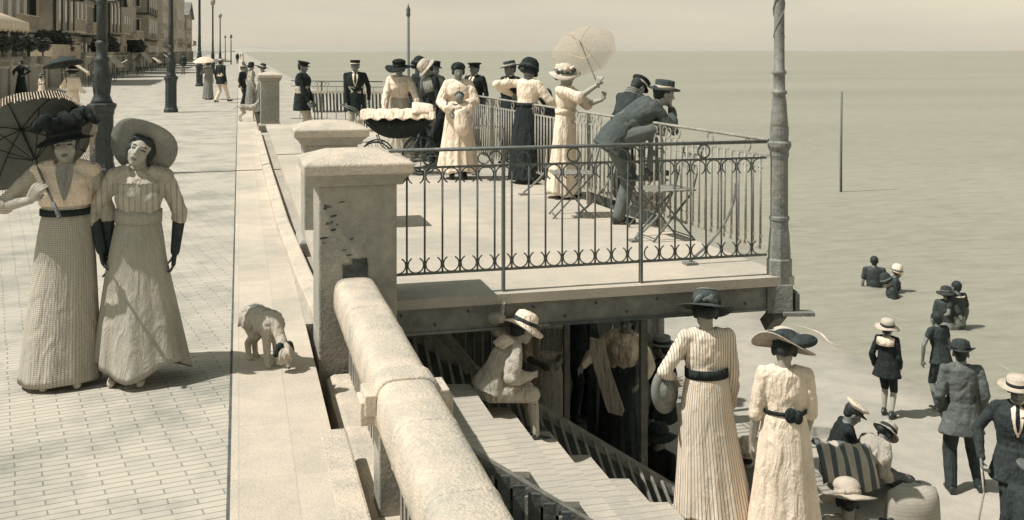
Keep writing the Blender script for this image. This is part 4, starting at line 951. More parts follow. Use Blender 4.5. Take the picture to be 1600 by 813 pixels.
# garden walls, terraces and fences in front of the villas
def garden_wall(label, x, y0, y1, h, m, pick=False, name='garden_wall', cat='wall'):
    root = thing(name, label, cat, (x, (y0+y1)/2, 0)); L = y1-y0
    b = MB(); b.box((0, 0, h/2), (.3, L, h)); b.build('wall', m, root)
    b = MB(); b.box((0, 0, h+.04), (.42, L, .10)); b.build('coping', M['stonel'], root)
    n = max(2, int(L/4))
    for k in range(n+1):
        b = MB(); b.box((0, -L/2+k*L/n, (h+.25)/2), (.5, .5, h+.25)); b.box((0, -L/2+k*L/n, h+.3), (.62, .62, .12)); b.build('pier', M['stone'], root)
    if pick:
        b = MB()
        for k in range(int(L/.28)): b.box((0, -L/2+k*.28, h+.55), (.05, .09, 1.0))
        b.box((-.03, 0, h+.3), (.04, L, .08)); b.box((-.03, 0, h+.85), (.04, L, .08)); b.build('pickets', M['white'], root)
    return root
garden_wall('low stone terrace wall below the white awning', -9.6, 36, 57, 1.25, M['stone'])
garden_wall('garden wall topped with white pickets left of the nearest lamp post', -10.2, 57.6, 75, 1.3, M['stone'], True, 'picket_fence', 'fence')
garden_wall('low grey garden wall running behind the nearest lamp post', -10.2, 75.6, 104, 1.5, M['stone'])
garden_wall('far garden wall ending near the white parasol', -9.9, 104.6, 240, 1.4, M['stone'])
# awning with scalloped front at the left edge
root = thing('awning', 'white canvas awning sloping at the left edge above the cafe terrace', 'awning', (-11.6, 48, 0))
b = MB(); rw = []
for k in range(33):
    y = -8+k*.5; sg = .12*math.sin(k*.8)
    rw.append([V((-3.0, y, 5.2)), V((-.6, y, 4.15+sg*.4)), V((1.6, y, 3.35+sg*.2)), V((1.62, y, 2.95-.12*abs(math.sin(k*PI/2))))])
b.loft(rw, closed=False, cap=False); b.build('canvas', M['white'], root, smooth=True, solid=.02)
for k in range(5): MB().tube([V((1.5, -7.8+k*3.9, 0)), V((1.5, -7.8+k*3.9, 3.3))], .05, 8).build('post', M['pale'], root, smooth=True)
root = thing('white_mast', 'white pole standing behind the woman in the dark dress', 'pole', GR(80, 118, 0)); MB().tube([V((0, 0, 0)), V((0, 0, 9))], [.13, .08], 10).build('pole', M['white'], root, smooth=True); MB().lathe([(.2, 0), (.2, .3), (.14, .4)], 10).build('foot', M['stone'], root)
# shrubs in tubs along the terrace wall
def leafy(b, c, r, n, leaf, rd):
    for _ in range(n):
        d = V((rd.gauss(0, 1), rd.gauss(0, 1), rd.gauss(0, 1))).normalized()*(rd.random()**.4)
        p = V(c)+V((d.x*r[0], d.y*r[1], d.z*r[2])); q = V((rd.gauss(0, 1), rd.gauss(0, 1), rd.gauss(0, 1))).normalized(); x, y = frame_of(q); s = leaf*rd.uniform(.6, 1.3)
        b.poly([p+x*s, p+y*s*.5, p-x*s, p-y*s*.5])
labs = ['round dark shrub in a tub, first from the left edge', 'round dark shrub in a tub, second from the left edge', 'round dark shrub in a tub, third from the left edge', 'round dark shrub in a tub, fourth, nearest the white pole']
rd = random.Random(5)
for i, lab in enumerate(labs):
    p = PX(4+i*21, 45+i*2.2, 1.3); root = thing('tub_shrub', lab, 'shrub', p, 0, 'tub shrubs on the terrace wall')
    MB().lathe([(.22, 0), (.28, .4), (.30, .42)], 10).build('tub', M['stone'], root); MB().tube([V((0, 0, .3)), V((0, 0, .8))], .04, 6).build('trunk', M['woodd'], root)
    b = MB(); leafy(b, (0, 0, 1.0), (.40, .40, .38), 420, .09, rd); b.build('crown', M['soil'], root)
# trees and hedge behind the garden walls
for i, (u, d, r, lab) in enumerate(((128, 66, 1.2, 'dark tree against the tall villa left of the nearest lamp post'), (200, 92, 1.2, 'dark garden tree below the steep gable'), (236, 118, 1.2, 'dark garden tree left of the second lamp post'))):
    p = PX(u, d, 0); p.x = min(p.x, -11.3); root = thing('garden_tree', lab, 'tree', p); MB().tube([V((0, 0, 0)), V((.1, 0, 1.4)), V((-.1, .1, 2.6))], [.16, .12, .07], 8).build('trunk', M['woodd'], root)
    b = MB()
    for k in range(6): a = k*1.05; leafy(b, (math.cos(a)*r*.5, math.sin(a)*r*.5, 2.3+.5*math.sin(k*2.1)), (r*.6, r*.6, r*.5), 260, .16, rd)
    b.build('crown', M['soil'], root)
# small beach tents and tables lined up at the foot of the walls
for i in range(9):
    y = 62+i*9.5; x = -8.7+.3*math.sin(i*2); root = thing('beach_tent', ['small striped awning tent, nearest of the row by the garden walls', 'second small tent of the row by the garden walls', 'third small tent of the row by the garden walls', 'fourth small tent of the row by the garden walls', 'fifth small tent of the row by the garden walls', 'sixth small tent of the row by the garden walls', 'seventh small tent of the row by the garden walls', 'eighth small tent of the row by the garden walls', 'farthest small tent of the row by the garden walls'][i], 'tent', (x, y, 0), .3*math.sin(i*3), 'small tents along the garden walls'); root.scale = (.7+.2*(i % 2), .6+.15*(i % 3), .62+.14*((i*2) % 3))
    b = MB(); b.loft([[V((-.9, yy, 1.2)), V((0, yy, 2.0)), V((.9, yy, 1.25)), V((.95, yy, 1.0))] for yy in (-1.2, -.4, .4, 1.2)], closed=False, cap=False); b.build('canvas', M['pale'] if i % 3 else M['white'], root, solid=.02)
    for sx in (-.85, .85):
        for sy in (-1.1, 1.1): MB().tube([V((sx, sy, 0)), V((sx, sy, 1.25))], .025, 6).build('pole', M['woodd'], root)
    b = MB(); b.box((-.3, 0, .45), (.8, 1.6, .06)); [b.box((-.3+q, w_, .22), (.06, .06, .44)) for q in (-.35, .35) for w_ in (-.7, .7)]; b.build('bench', M['woodd'], root)

# ================================================================ things on the terrace
def pram(label, pos, rz):
    r = thing('baby_carriage', label, 'pram', pos, rz); b = MB(); rings = []
    for i in range(15):
        t = -1+2*i/14; x = t*.50; w_ = .19*(1-abs(t)**3*.55); zt_ = .82+.07*t*t; zb = .50+.26*abs(t)**2.4
        rings.append([V((x, w_*math.sin(a)*1.0, (zt_ if math.cos(a) > 0 else zb)*0+zt_-(zt_-zb)*(1-math.cos(a))/2)) for a in [PI*2*j/16 for j in range(16)]])
    b.loft(rings); b.build('body', M['black'], r, smooth=True)
    b = MB(); hr = []
    for i in range(7):
        a = R(5+i*17); hr.append([V((.46-.34*math.cos(a)*1.0+.30, .20*math.cos(t), .84+.34*math.sin(a)*math.sin(t))) for t in [PI*j/12 for j in range(13)]])
    hr = [[V((.20+.30*math.sin(R(i*14)), .20*math.cos(t)*(1-.03*i), .86+math.sin(t)*(.10+.05*math.cos(R(i*14))))) for t in [PI*j/12 for j in range(13)]] for i in range(7)]
    b.loft(hr, closed=False, cap=False); b.build('hood', M['white'], r, smooth=True, solid=.01)
    b = MB(); rd_ = random.Random(4); rg = []
    for i in range(22):
        x = -.52+i*.05; rg.append([V((x, .21*math.cos(t)+.012*math.sin(i*2.1), .86+.05*math.sin(t)+.02*math.sin(i*1.7+t*3)-(.07 if abs(math.cos(t)) > .9 else 0))) for t in [PI*j/10 for j in range(11)]])
    b.loft(rg, closed=False, cap=False); b.build('lace_cover', M['white'], r, smooth=True, solid=.012)
    for x in (-.30, .32):
        for y in (-.22, .22):
            rr_ = .27 if x > 0 else .24
            b = MB(); b.tube(arc(V((x, y, rr_)), rr_-.01, 0, 2*PI, V((1, 0, 0)), V((0, 0, 1)), 22), .010, 6); wl = b.build('wheel', M['black'], r, smooth=True)
            b = MB(); [b.tube([V((x, y, rr_)), V((x+math.cos(a)*(rr_-.015), y, rr_+math.sin(a)*(rr_-.015)))], .0035, 4) for a in [2*PI*k/12 for k in range(12)]]; b.cap(V((x, y-.02, rr_)), V((x, y+.02, rr_)), .022); b.build('spokes', M['rail'], wl)
    b = MB(); [b.tube(arc(V((x*.5, y, .62)), .30, -PI*.95, -PI*.05, V((1, 0, 0)), V((0, 0, 1)), 10), .009, 6) for x in (0,) for y in (-.17, .17)]; b.build('springs', M['rail'], r, smooth=True)
    b = MB(); [b.tube([V((-.40, y, .72)), V((-.62, y, .92)), V((-.78, y, .98))], .010, 6) for y in (-.16, .16)]; b.tube([V((-.78, -.16, .98)), V((-.78, .16, .98))], .014, 8); b.build('handle', M['rail'], r, smooth=True)
    return r
pram('black baby carriage with white lace cover and tall wheels beside the pillars', GR(622, 272, TZ), -YAW+R(4))

def folding_chair(label, pos, rz, back=True):
    r = thing('folding_chair', label, 'chair', pos, rz, 'folding slatted chairs on the terrace'); w_ = .19
    for y in (-w_, w_):
        MB().bar(V((-.20, y, 0)), V((.20, y, .46)), .022, .012).build('leg', M['rail'], r)
        MB().bar(V((.22, y*.88, 0)), V((-.19, y*.88, .44)), .022, .012).build('leg', M['rail'], r)
        if back: MB().tube([V((-.19, y*.88, .44)), V((-.24, y*.88, .62)), V((-.30, y*.88, .86))], .010, 6).build('back_post', M['rail'], r, smooth=True)
    b = MB()
    for i in range(7): b.box((-.18+i*.062, 0, .462), (.050, .42, .014))
    b.build('seat', M['wood'], r)
    if back:
        for z in (.66, .76, .85): MB().box((-.24-.06*(z-.62)/.24-.005, 0, z), (.012, .36, .045), RY(-.2)).build('back_slat', M['wood'], r)
    [MB().tube([V((sx, -w_, .03)), V((sx, w_, .03))], .006, 5).build('stretcher', M['rail'], r) for sx in (-.18, .195)]
    return r
folding_chair('folding chair with crossed legs in front of the lady in white', GR(893, 338, TZ), -YAW+R(185), True)
folding_chair('folding chair under the bent man, holding his raised foot', GR(1003, 350, TZ), -YAW+R(8), False)
folding_chair('folding chair nearest the lamp column, right of the bent man', GR(1040, 372, TZ), -YAW+R(200), True)

def slat_bench(label, pos, rz, L, m='wood', h=.85):
    r = thing('slatted_bench', label, 'bench', pos, rz); n = int(L/.075); sl_ = MB(); 
    prof_ = [(.28, .40), (.22, .42), (.05, .40), (-.08, .40), (-.14, .44), (-.17, .55), (-.20, .70), (-.25, h)]
    for i in range(n):
        y = -L/2+(i+.5)*L/n
        rg = [[V((x, y+o, z+q)) for o, q in ((-.020, 0), (.020, 0), (.020, .012), (-.020, .012))] for x, z in prof_]; sl_.loft(rg)
    sl_.build('slats', M[m], r)
    for y in (-L/2+.06, L/2-.06):
        b = MB(); b.tube([V((.26, y, 0)), V((.22, y, .2)), V((.24, y, .40))], .016, 6); b.tube([V((-.22, y, 0)), V((-.12, y, .22)), V((-.12, y, .40)), V((-.22, y, h))], .016, 6); b.build('end_frame', M['rail'], r, smooth=True)
    b = MB(); b.bar(V((-.265, -L/2, h)), V((-.265, L/2, h)), .03, .05); b.build('top_bar', M['pale'], r)
    return r
slat_bench('curved slatted bench against the side railing left of the woman in black skirt', GR(778, 234, TZ), -YAW+R(-62), 1.3, 'pale', .88)
slat_bench('first dark bench at the far railing, left of the man in open coat', PX(532, 22.9, TZ), -YAW+R(90), 1.2, 'woodd')
slat_bench('second dark bench at the far railing, right of the man in open coat', PX(590, 22.6, TZ), -YAW+R(90), 1.0, 'woodd')

# ================================================================ the people
def P5(name): pass
W = person
chk = pattern('checked_summer_cloth', 0, .27, 'check', (72, 96), .50, width=.26, bump=.3, spec=.15, crease=.45, var=.06)
chk_o = pattern('checked_blouse_cloth', 0, .27, 'stripe', 90, .44, uv=False, width=.35, axis='Z', spec=.15, crease=.45)
strp = pattern('striped_summer_cloth', 0, .30, 'stripe', 60, .72, width=.28, axis='X', spec=.15, crease=.45, var=.05)
strp_o = pattern('striped_blouse_cloth', 0, .30, 'stripe', 50, .72, uv=False, width=.28, axis='X', spec=.15, crease=.45, var=.05)
gauze = mat('grey_gauze', .37, .9, .10, 12, .4, stretch=(6, 6, .5), spec=.15, crease=.45)
lace = mat('white_lace', .62, .9, .05, 40, .3, trans=.5)

# --- the two women in front
f1 = W('woman in checked dress and dark feathered hat holding a fringed parasol', GR(102, 596), 158, H=1.57, girth=.93, vox=.0065,
       head=(4, 4, 3), aR=dict(w=(.117, .107, .70), p=(1, -.5, -.8), curl=1.15, n=(-.6, -.3, .5), hd=(-.35, .35, .65)), aL=dict(w=(-.155, .00, .475), p=(-1, -.6, 0), curl=.5),
       fL=(-.03, .03, .045), fR=(.06, .02, .045), skirt=dict(m=chk, r=.142, hem=.022, folds=9, amp=.02, dy=.0, pw=1.0, wave=.004), top=dict(m=chk_o, sleeve=.60, puff=1.12, c=.013), belt=('black', .012), waist=.125,
       collar=(M['white'], .15, .010), glove=('dark', (-1,)), hair='hairl', shoes='kid')
h, Hm = hat('wide', f1['o'], f1['Mh'], f1['hs'], (M['black'], M['band']), tilt=(-4, 6, 0), size=.68, seed=2)
trim(h, Hm, 'feathers', M['black'], seed=4, n=18, r=.07, z=.04, size=.80)
MB().lathe([(.034, 0), (.036, .018)], 18, T(f1['T2'] @ V((0, 0, .212*1.57))), cap=False).build('choker', M['black'], f1['o'], smooth=True, solid=.004)
MB().lathe([(.011, 0), (.011, .004), (.0, .006)], 12, f1['T2'] @ T((0, .083*1.57, .135*1.57)) @ RX(R(-80))).build('brooch', M['dark'], f1['o'])
f2 = W('woman in grey gauze dress with a very wide tilted straw hat', GR(215, 589), 165, H=1.52, girth=.92, vox=.0065,
       head=(13, 10, -18), roll=-2, aR=dict(w=(.135, .0, .505), p=(1, -.6, 0), curl=.4), aL=dict(w=(-.14, -.01, .485), p=(-.6, -.8, .0), curl=.4),
       fL=(-.01, .06, .045), fR=(.075, .03, .045), skirt=dict(m=gauze, r=.170, hem=.06, folds=8, amp=.085, dx=-.055, pw=.95, wave=.03, seed=8), top=dict(m=pattern('pleated_gauze', 0, .30, 'stripe', 30, .42, uv=False, width=.3, axis='X', spec=.15, crease=.45), sleeve=.66, puff=1.12, c=.012, crease=.02), belt=(gauze, .026), waist=.12,
       collar=(M['pale'], .25, .012), glove=('dark', (-1, 1)), shoes='kid')
h, Hm = hat('wide', f2['o'], f2['Mh'], f2['hs'], (M['strawg'], M['band']), tilt=(50, 4, 0), size=.90, seed=0)
MB().lathe([(.085, -.004), (.118, -.004), (.112, .0)], 26, Hm, cap=False).build('hat_lining', M['band'], h, smooth=True)
# her companion's parasol
q = world(f1['o']) @ (f1['J'][1][1]+V((0, 0, 0)))*1.0 if False else None
par_d = CV(-.34, .36, .37).normalized(); hp_ = PV(77, 303, 6.12)
parasol('grey fringed parasol held open over the shoulder of the woman in checked dress', hp_-par_d*.17, par_d, .76, .40, .12, (mat('parasol_silk', .22, .85, .08, 30, trans=.35), M['rail'], M['black'], M['white']), nrib=8, fringe=True)

# --- promenade, farther people
W('woman in long black dress standing by the terrace wall at the left edge', GR(33, 155), 200, H=1.62, skin='skin_dark', skirt=dict(m=M['black'], r=.17), top=dict(m=M['black'], puff=1.2), aL=dict(w=(-.12, .03, .60), p=(-1, -.4, -.1)), aR=dict(w=(.14, .1, .60), p=(1, -.4, -.1)))
pp = bpy.data.objects['person.002'] if 'person.002' in bpy.data.objects else None
def lasthat(f, kind, mats, **kw): return hat(kind, f['o'], f['Mh'], f['hs'], mats, **kw)
f = W('small child in white frock and dark hat beside the woman in black', GR(65, 159), 30, H=1.08, sex='c', skirt=dict(m=M['white'], r=.16, hem=.22), top=dict(m=M['white'], c=.012), belt='black'); lasthat(f, 'sun', (M['grey'], M['band']), size=.95)
f = W('woman in white dress with dark hat under the dark parasol', GR(113, 206), 12, H=1.60, skirt=dict(m=M['white'], r=.175, folds=11, dy=-.03), top=dict(m=M['white'], puff=1.15), aL=dict(w=(-.13, .16, .72)), aR=dict(w=(.1, .14, .6))); lasthat(f, 'wide', (M['black'], M['white']), size=.72)
hp_ = PV(104, 128, f['o'].location.dot(CV(0, 1, 0))-.25); parasol('dark parasol open above the woman in the white dress', hp_, CV(-.22, .1, 1), .62, .48, .20, (M['dark'], M['woodd'], M['black']), nrib=8)
f = W('woman in grey dress strolling away under the small white parasol', GR(325, 156), 15, H=1.58, skirt=dict(m=M['mid'], r=.14), top=dict(m=M['mid']), aL=dict(w=(-.14, .14, .70))); lasthat(f, 'sun', (M['dark'], M['band']), size=.8)
hp_ = f['o'].location+CV(-.16, .1, 1.12); parasol('small white parasol open over the woman in grey dress', hp_, CV(0, -.15, 1), .62, .46, .20, (M['white'], M['woodd'], M['rail']), nrib=8)
f = W('man in dark jacket and white trousers walking right on the promenade', GR(345, 161), 30, H=1.70, sex='m', top=dict(m=M['black'], hem=-.10, name='jacket'), trousers=dict(m=M['white']), fL=(-.05, -.10, .06), fR=(.05, .20, .045), hair='hair'); lasthat(f, 'boater', (M['straw'], M['band']))
f = W('distant man standing beyond the second lamp post', GR(286, 117), 160, H=1.72, sex='m', vox=.02, top=dict(m=M['dark'], hem=-.08, name='jacket'), trousers=dict(m=M['mid'])); lasthat(f, 'fedora', (M['dark'], M['band']))
f = W('woman in light grey dress and wide hat left of the far pillar', GR(392, 172), 60, H=1.60, skirt=dict(m=M['mid'], r=.15), top=dict(m=M['pale'])); lasthat(f, 'wide', (M['black'], M['band']), size=.85)
f = W('person in dark clothes at the left of the woman by the far pillar', GR(379, 165), 100, H=1.46, sex='m', top=dict(m=M['black'], hem=-.08, name='jacket'), trousers=dict(m=M['dark'])); lasthat(f, 'cap', (M['pale'], M['band'], M['band']))
f = W('woman with a tilted dark hat just behind the far pillar', GR(411, 178), 200, H=1.58, skirt=dict(m=M['grey'], r=.15), top=dict(m=M['pale'])); lasthat(f, 'wide', (M['dark'], M['white']), size=.8, tilt=(0, -14, 0))
f = W('tiny far figure in dark coat on the distant promenade', GR(371, 100), 160, H=1.70, sex='m', vox=.02, top=dict(m=M['dark'], hem=-.1, name='jacket'), trousers=dict(m=M['dark']))
f = W('tiny far figure in white dress on the distant promenade', GR(379, 98), 200, H=1.6, vox=.02, skirt=dict(m=M['white'], r=.16), top=dict(m=M['white'])); lasthat(f, 'wide', (M['white'], M['band']))

# --- far end of the terrace
f = W('stout man in long dark coat and peaked cap seen in profile', PX(472, 20.4, TZ), 92, H=1.56, sex='m', girth=1.25, skin='skin_dark', head=(-12, 0, 0), top=dict(m=M['black'], hem=-.15, flare=.02, name='overcoat'), trousers=dict(m=M['pale']), aL=dict(w=(-.12, .10, .48)), aR=dict(w=(.12, .12, .44)), hair='hair'); lasthat(f, 'cap', (M['black'], M['black'], M['band']))
f = W('man in dark suit with open collar and banded cap facing the viewer', PX(555, 20.0, TZ), 172, H=1.58, sex='m', skin='skin_dark', shirt=True, top=dict(m=M['black'], hem=-.15, flare=.03, name='overcoat'), trousers=dict(m=M['pale']), aR=dict(w=(.10, .08, .45)), aL=dict(w=(-.16, .0, .50))); lasthat(f, 'kepi', (M['black'], M['band'], M['white']))

# --- around the baby carriage
f = W('woman in white blouse and broad dark hat leaning over the baby carriage', GR(624, 252, TZ), 175, H=1.60, skin='skin_dark', lean=6, skirt=dict(m=M['pale'], r=.15), top=dict(m=M['white'], puff=1.25, c=.016), aL=dict(w=(-.20, .16, .50), p=(-1, -.5, 0)), aR=dict(w=(.14, .16, .48), p=(1, -.5, 0)), head=(-8, 0, 0)); h, Hm = lasthat(f, 'wide', (M['black'], M['band']), size=.92, tilt=(2, 4, 0), seed=1); MB().ell(Hm @ V((0, 0, .07)), (.11, .11, .055)).build('crown_drape', M['black'], h, smooth=True)
f = W('woman in black with a dark bonnet turned away behind the broad dark hat', GR(653, 246, TZ), 60, H=1.62, skin='skin_dark', skirt=dict(m=M['black'], r=.15), top=dict(m=M['black']), head=(-10, 0, 0)); lasthat(f, 'cloche', (M['black'], M['dark']), size=1.0, tilt=(-16, 0, 0))
f = W('man in grey jacket and dark cap right of the woman in black bonnet', GR(674, 252, TZ), 140, H=1.60, sex='m', skin='skin_dark', shirt=True, lean=6, top=dict(m=M['grey'], hem=-.08, name='jacket'), trousers=dict(m=M['black']), aL=dict(w=(-.1, .2, .55))); lasthat(f, 'kepi', (M['black'], M['band'], M['band']))
f = W('man in dark suit bending with a pale shoulder cape beside the nurse', GR(690, 262, TZ), 250, H=1.66, sex='m', skin='skin_dark', lean=14, bend=8, top=dict(m=M['black'], hem=-.08, name='jacket'), trousers=dict(m=M['black']), head=(-12, 0, 0), fL=(-.06, .1, .045), fR=(.05, -.08, .045)); lasthat(f, 'sun', (M['pale'], M['pale']), size=.9, tilt=(-18, 0, 0))
b = MB(); u_ = f['u']; b.loft([[f['T2'] @ V((rr_*u_*math.cos(a), rr_*u_*.75*math.sin(a), z*u_)) for a in [2*PI*j/24 for j in range(24)]] for rr_, z in ((.045, .205), (.075, .195), (.108, .17), (.122, .12), (.126, .08))], cap=False); b.build('cape', M['mid'], f['o'], smooth=True, solid=.01)
nurse = W('nurse in a long white dress holding a baby in both arms', GR(716, 279, TZ), 176, H=1.60, skin='skin_dark', skirt=dict(m=M['white'], r=.165, folds=12, amp=.085, hem=.06), top=dict(m=M['white'], puff=1.3, c=.018), aL=dict(w=(-.02, .16, .62), p=(-1, -.3, -.6), curl=.8, n=(0, -1, .4)), aR=dict(w=(.07, .17, .56), p=(1, -.3, -.6), curl=.8, n=(0, -1, .4)), head=(-6, -6, 0), hair='hair')
MB().ell(nurse['Mh'] @ V((0, -.02, .06)), (.10, .105, .075)).build('cap', M['black'], nurse['o'], smooth=True)
# the baby: a bundled figure with its dark head
pb = nurse['o'].location+CV(.03, -.245, 1.02); bb_ = MB(); dr = CV(.32, -.05, -.12)
bb_.cap(CV(-.14, 0, -.03), CV(.08, 0, -.06), .075, .095); bb_.ell(CV(.0, -.05, .10), (.062, .068, .072)); bb_.cap(CV(0, -.02, .0), CV(0, -.04, .07), .035); bb_.cap(CV(.05, -.06, -.03), CV(.12, -.1, -.10), .026, .02); bb_.cap(CV(-.05, -.06, -.03), CV(-.1, -.1, -.08), .026, .02)
o = bb_.build('person', M['skin_dark'], voxel=.009, sm=2); o.location = pb; tag(o, 'baby with dark hair held in the arms of the nurse', 'person')
b = MB(); b.cap(CV(-.15, 0, -.04), CV(.09, 0, -.07), .088, .108); b.cap(CV(0, -.03, -.08), CV(.05, -.05, -.30), .10, .12); b.build('gown', M['white'], o, voxel=.012)
MB().ell(CV(0, -.035, .125), (.066, .068, .058)).build('hair', M['hair'], o, smooth=True)
f = W('man in dark suit and flat cap standing behind the nurse at the railing', GR(742, 236, TZ), 215, H=1.56, sex='m', skin='skin_dark', shirt=True, top=dict(m=M['black'], hem=-.1, name='jacket'), trousers=dict(m=M['black'])); lasthat(f, 'cap', (M['black'], M['black'], M['band']))
f = W('man in dark suit and boater standing left of the woman in black skirt', GR(798, 256, TZ), 230, H=1.60, sex='m', skin='skin_dark', shirt=True, top=dict(m=M['black'], hem=-.1, name='jacket'), trousers=dict(m=M['black']), head=(-6, 0, 0)); lasthat(f, 'boater', (M['dark'], M['straw']), tilt=(-4, 6, 0))
f = W('woman in white blouse, long black skirt and black bell hat seen from behind', GR(823, 286, TZ), 32, H=1.62, skin='skin_dark', lean=3, skirt=dict(m=M['black'], r=.15, folds=16, amp=.04, hem=.03), top=dict(m=M['white'], puff=1.25, c=.015), belt='black', head=(-14, 18, 0), aL=dict(w=(-.16, .02, .70), p=(-1, -.7, -.3)), aR=dict(w=(.18, .20, .60), p=(.6, -.6, -.6))); lasthat(f, 'cloche', (M['black'], M['dark']), size=1.05, tilt=(-8, 0, 0), seed=1)
f = W('child in dark coat and round striped hat between the two ladies at the railing', GR(851, 280, TZ), 20, H=1.18, sex='c', vox=.011, top=dict(m=M['black'], hem=-.16, name='coat', flare=.05), trousers=dict(m=M['black'])); lasthat(f, 'cloche', (M['dark'], M['straw']), size=.95)
f = W('lady in long white dress and flowered hat raising her white parasol', GR(884, 309, TZ), 118, H=1.58, vox=.009, lean=-2, skirt=dict(m=M['white'], r=.145, folds=12, amp=.075, dy=-.02, hem=.03), top=dict(m=M['white'], sleeve=.5, puff=1.35, c=.014), belt=('white', .02), waist=.12, head=(-2, -28, 0),
      aR=dict(w=(.05, .27, .83), p=(.6, -.2, -1), curl=1.0, n=(-1, 0, 0), hd=(0, .4, .9)), aL=dict(w=(-.05, .26, .72), p=(-.6, -.2, -1), curl=1.0, n=(1, 0, 0), hd=(0, .4, .9))); h, Hm = lasthat(f, 'wide', (M['straw'], M['grey']), size=.80, tilt=(0, 16, 0), seed=3); trim(h, Hm, 'flowers', M['grey'], n=12, r=.11, z=.035, seed=3); trim(h, Hm, 'flowers', M['white'], n=9, r=.10, z=.065, seed=5)
dl = f['o'].location.dot(CV(0, 1, 0)); hp_ = world(f['o']) @ f['J'][1][2]; tp_ = PV(905, 62, dl+.30); hp_ = hp_+(tp_-hp_).normalized()*-.05+V((0, 0, .03)); parasol('white lace parasol raised by the lady in the flowered hat', hp_, tp_-hp_, .78, .40, .17, (mat('sheer_lace', .62, .9, .05, 40, trans=.6, alpha=.24), M['rail'], M['white']), nrib=8)
# --- leaning figures at the railing
jk = mat('grey_serge', .085, .9, .2, 30, .4, spec=.15)
f = W('man in flat cap and striped scarf leaning on the side railing behind the bent man', GR(968, 322, TZ), 50, H=1.55, sex='m', skin='skin_dark', lean=16, bend=14, top=dict(m=M['dark'], hem=-.08, name='jacket'), trousers=dict(m=M['black']), aL=dict(w=(-.1, .3, .62)), aR=dict(w=(.12, .3, .62)), head=(-10, 0, 0)); lasthat(f, 'cap', (M['black'], M['black'], M['straw']), size=.9)
b = MB()
for k in range(3): b.tube(arc(f['T2'] @ V((0, 0, (.195+.018*k)*1.55)), .085-.006*k, 0, 2*PI, V((1, 0, 0)), (f['T2'].to_3x3() @ V((0, 1, 0))), 16), .013, 6)
b.build('scarf', M['strawg'], f['o'], smooth=True)
bm_ = W('bent man in grey jacket and boater resting his elbow, one foot on a chair', GR(962, 353, TZ), 84, H=1.70, sex='m', girth=1.14, vox=.009, skin='skin', hip=(0, 0, -.01), lean=36, bend=20, head=(16, -5, 0), headfix=.55,
      top=dict(m=jk, hem=-.10, flare=.04, c=.016, name='jacket', crease=.025), trousers=dict(m=mat('grey_flannel', .14, .9, .2, 25, .4), w=1.12), fL=(-.05, .03, .045), fR=(.06, .20, .335), kR=(.2, 1, .4),
      aR=dict(face=(.035, .085, -.13), p=(.3, .6, -1), curl=1.0, n=(0, -1, .2), hd=(-.1, -.35, 1)), aL=dict(abs=(-.12, .58, 1.04), p=(-1, .2, -.3)), hair='hair')
lasthat(bm_, 'boater', (M['dark'], M['straw']), tilt=(4, 4, 0))

# --- below: the stairs and the beach
wb = W('woman in striped white dress with dark belt seen from behind by the beam', PX(1104, 7.62, lt), -6, H=1.66, vox=.0075, skirt=dict(m=strp, r=.165, folds=12, amp=.045, hem=.03, dx=.03, flat=.8), top=dict(m=strp_o, c=.013, puff=1.0, bust=.8), belt=('black', .020), waist=.125, head=(-14, 4, 4),
      aL=dict(w=(-.12, .10, .58), p=(-.9, -.8, -.3), curl=.9), aR=dict(w=(.125, .05, .475), p=(.2, -1, 0)), hair='hair')
h, Hm = lasthat(wb, 'wide', (mat('dark_straw', .07, .8, .3, 60, .6), M['band']), size=.80, tilt=(-8, 4, 0), seed=1); b = MB()
for s_, a_ in ((1, .5), (-1, 2.4), (1, 1.5)): b.ell(Hm @ V((.045*s_-.03, -.115, .02)), (.05, .02, .028), RY(a_))
b.ell(Hm @ V((-.03, -.117, .02)), (.03, .02, .02))
b.build('bow', mat('satin_bow', .11, .5, .2, 20), h, smooth=True); MB().lathe([(.0, .112), (.07, .113), (.082, .105)], 20, Hm).build('crown_top', M['strawg'], h, smooth=True)
hp_ = wb['o'].location+CV(-.30, -.02, .955)
o = MB().lathe([(.0, .05), (.07, .045), (.085, .0), (.155, -.012), (.16, -.006), (.09, .008)], 26, RX(R(80)) @ RY(R(30))).build('held_hat', M['strawg'], smooth=True); o.location = hp_; tag(o, 'round grey straw hat held at the hip by the woman in the striped dress', 'hat')
w2 = W('woman in plain white dress and pale straw hat with dark bow, seen from behind', PX(1226, 7.45, lt-.17), 8, H=1.60, vox=.0075, skirt=dict(m=M['white'], r=.165, folds=9, amp=.075, hem=.03, seed=6), top=dict(m=M['white'], sleeve=.56, puff=1.1, c=.013, bust=.6), belt=('black', .008), waist=.12, head=(-16, 8, 0),
      aL=dict(w=(-.135, .04, .475), p=(-.2, -1, 0)), aR=dict(w=(.11, .12, .50), p=(.3, -1, -.3)))
h, Hm = lasthat(w2, 'wide', (M['straw'], M['band']), size=.94, tilt=(-10, 10, 0), seed=4)
b = MB(); b.ell(Hm @ V((.13, -.10, .03)), (.11, .08, .045), RZ(.6)); b.ell(Hm @ V((.0, -.10, .04)), (.09, .05, .045)); b.cap(Hm @ V((-.11, -.06, .03)), Hm @ V((.04, -.11, .04)), .025); b.ell(Hm @ V((.04, -.12, .03)), (.05, .03, .03)); b.build('bow', M['dark'], h, voxel=.008)
b = MB(); Mb = w2['T1'] @ T((.03, -.095, .16)); b.ell(Mb @ V((.0, -.01, .03)), (.045, .03, .055)); b.ell(Mb @ V((.05, -.01, .02)), (.035, .03, .05)); b.build('sash_bow', M['black'], w2['o'], smooth=True)
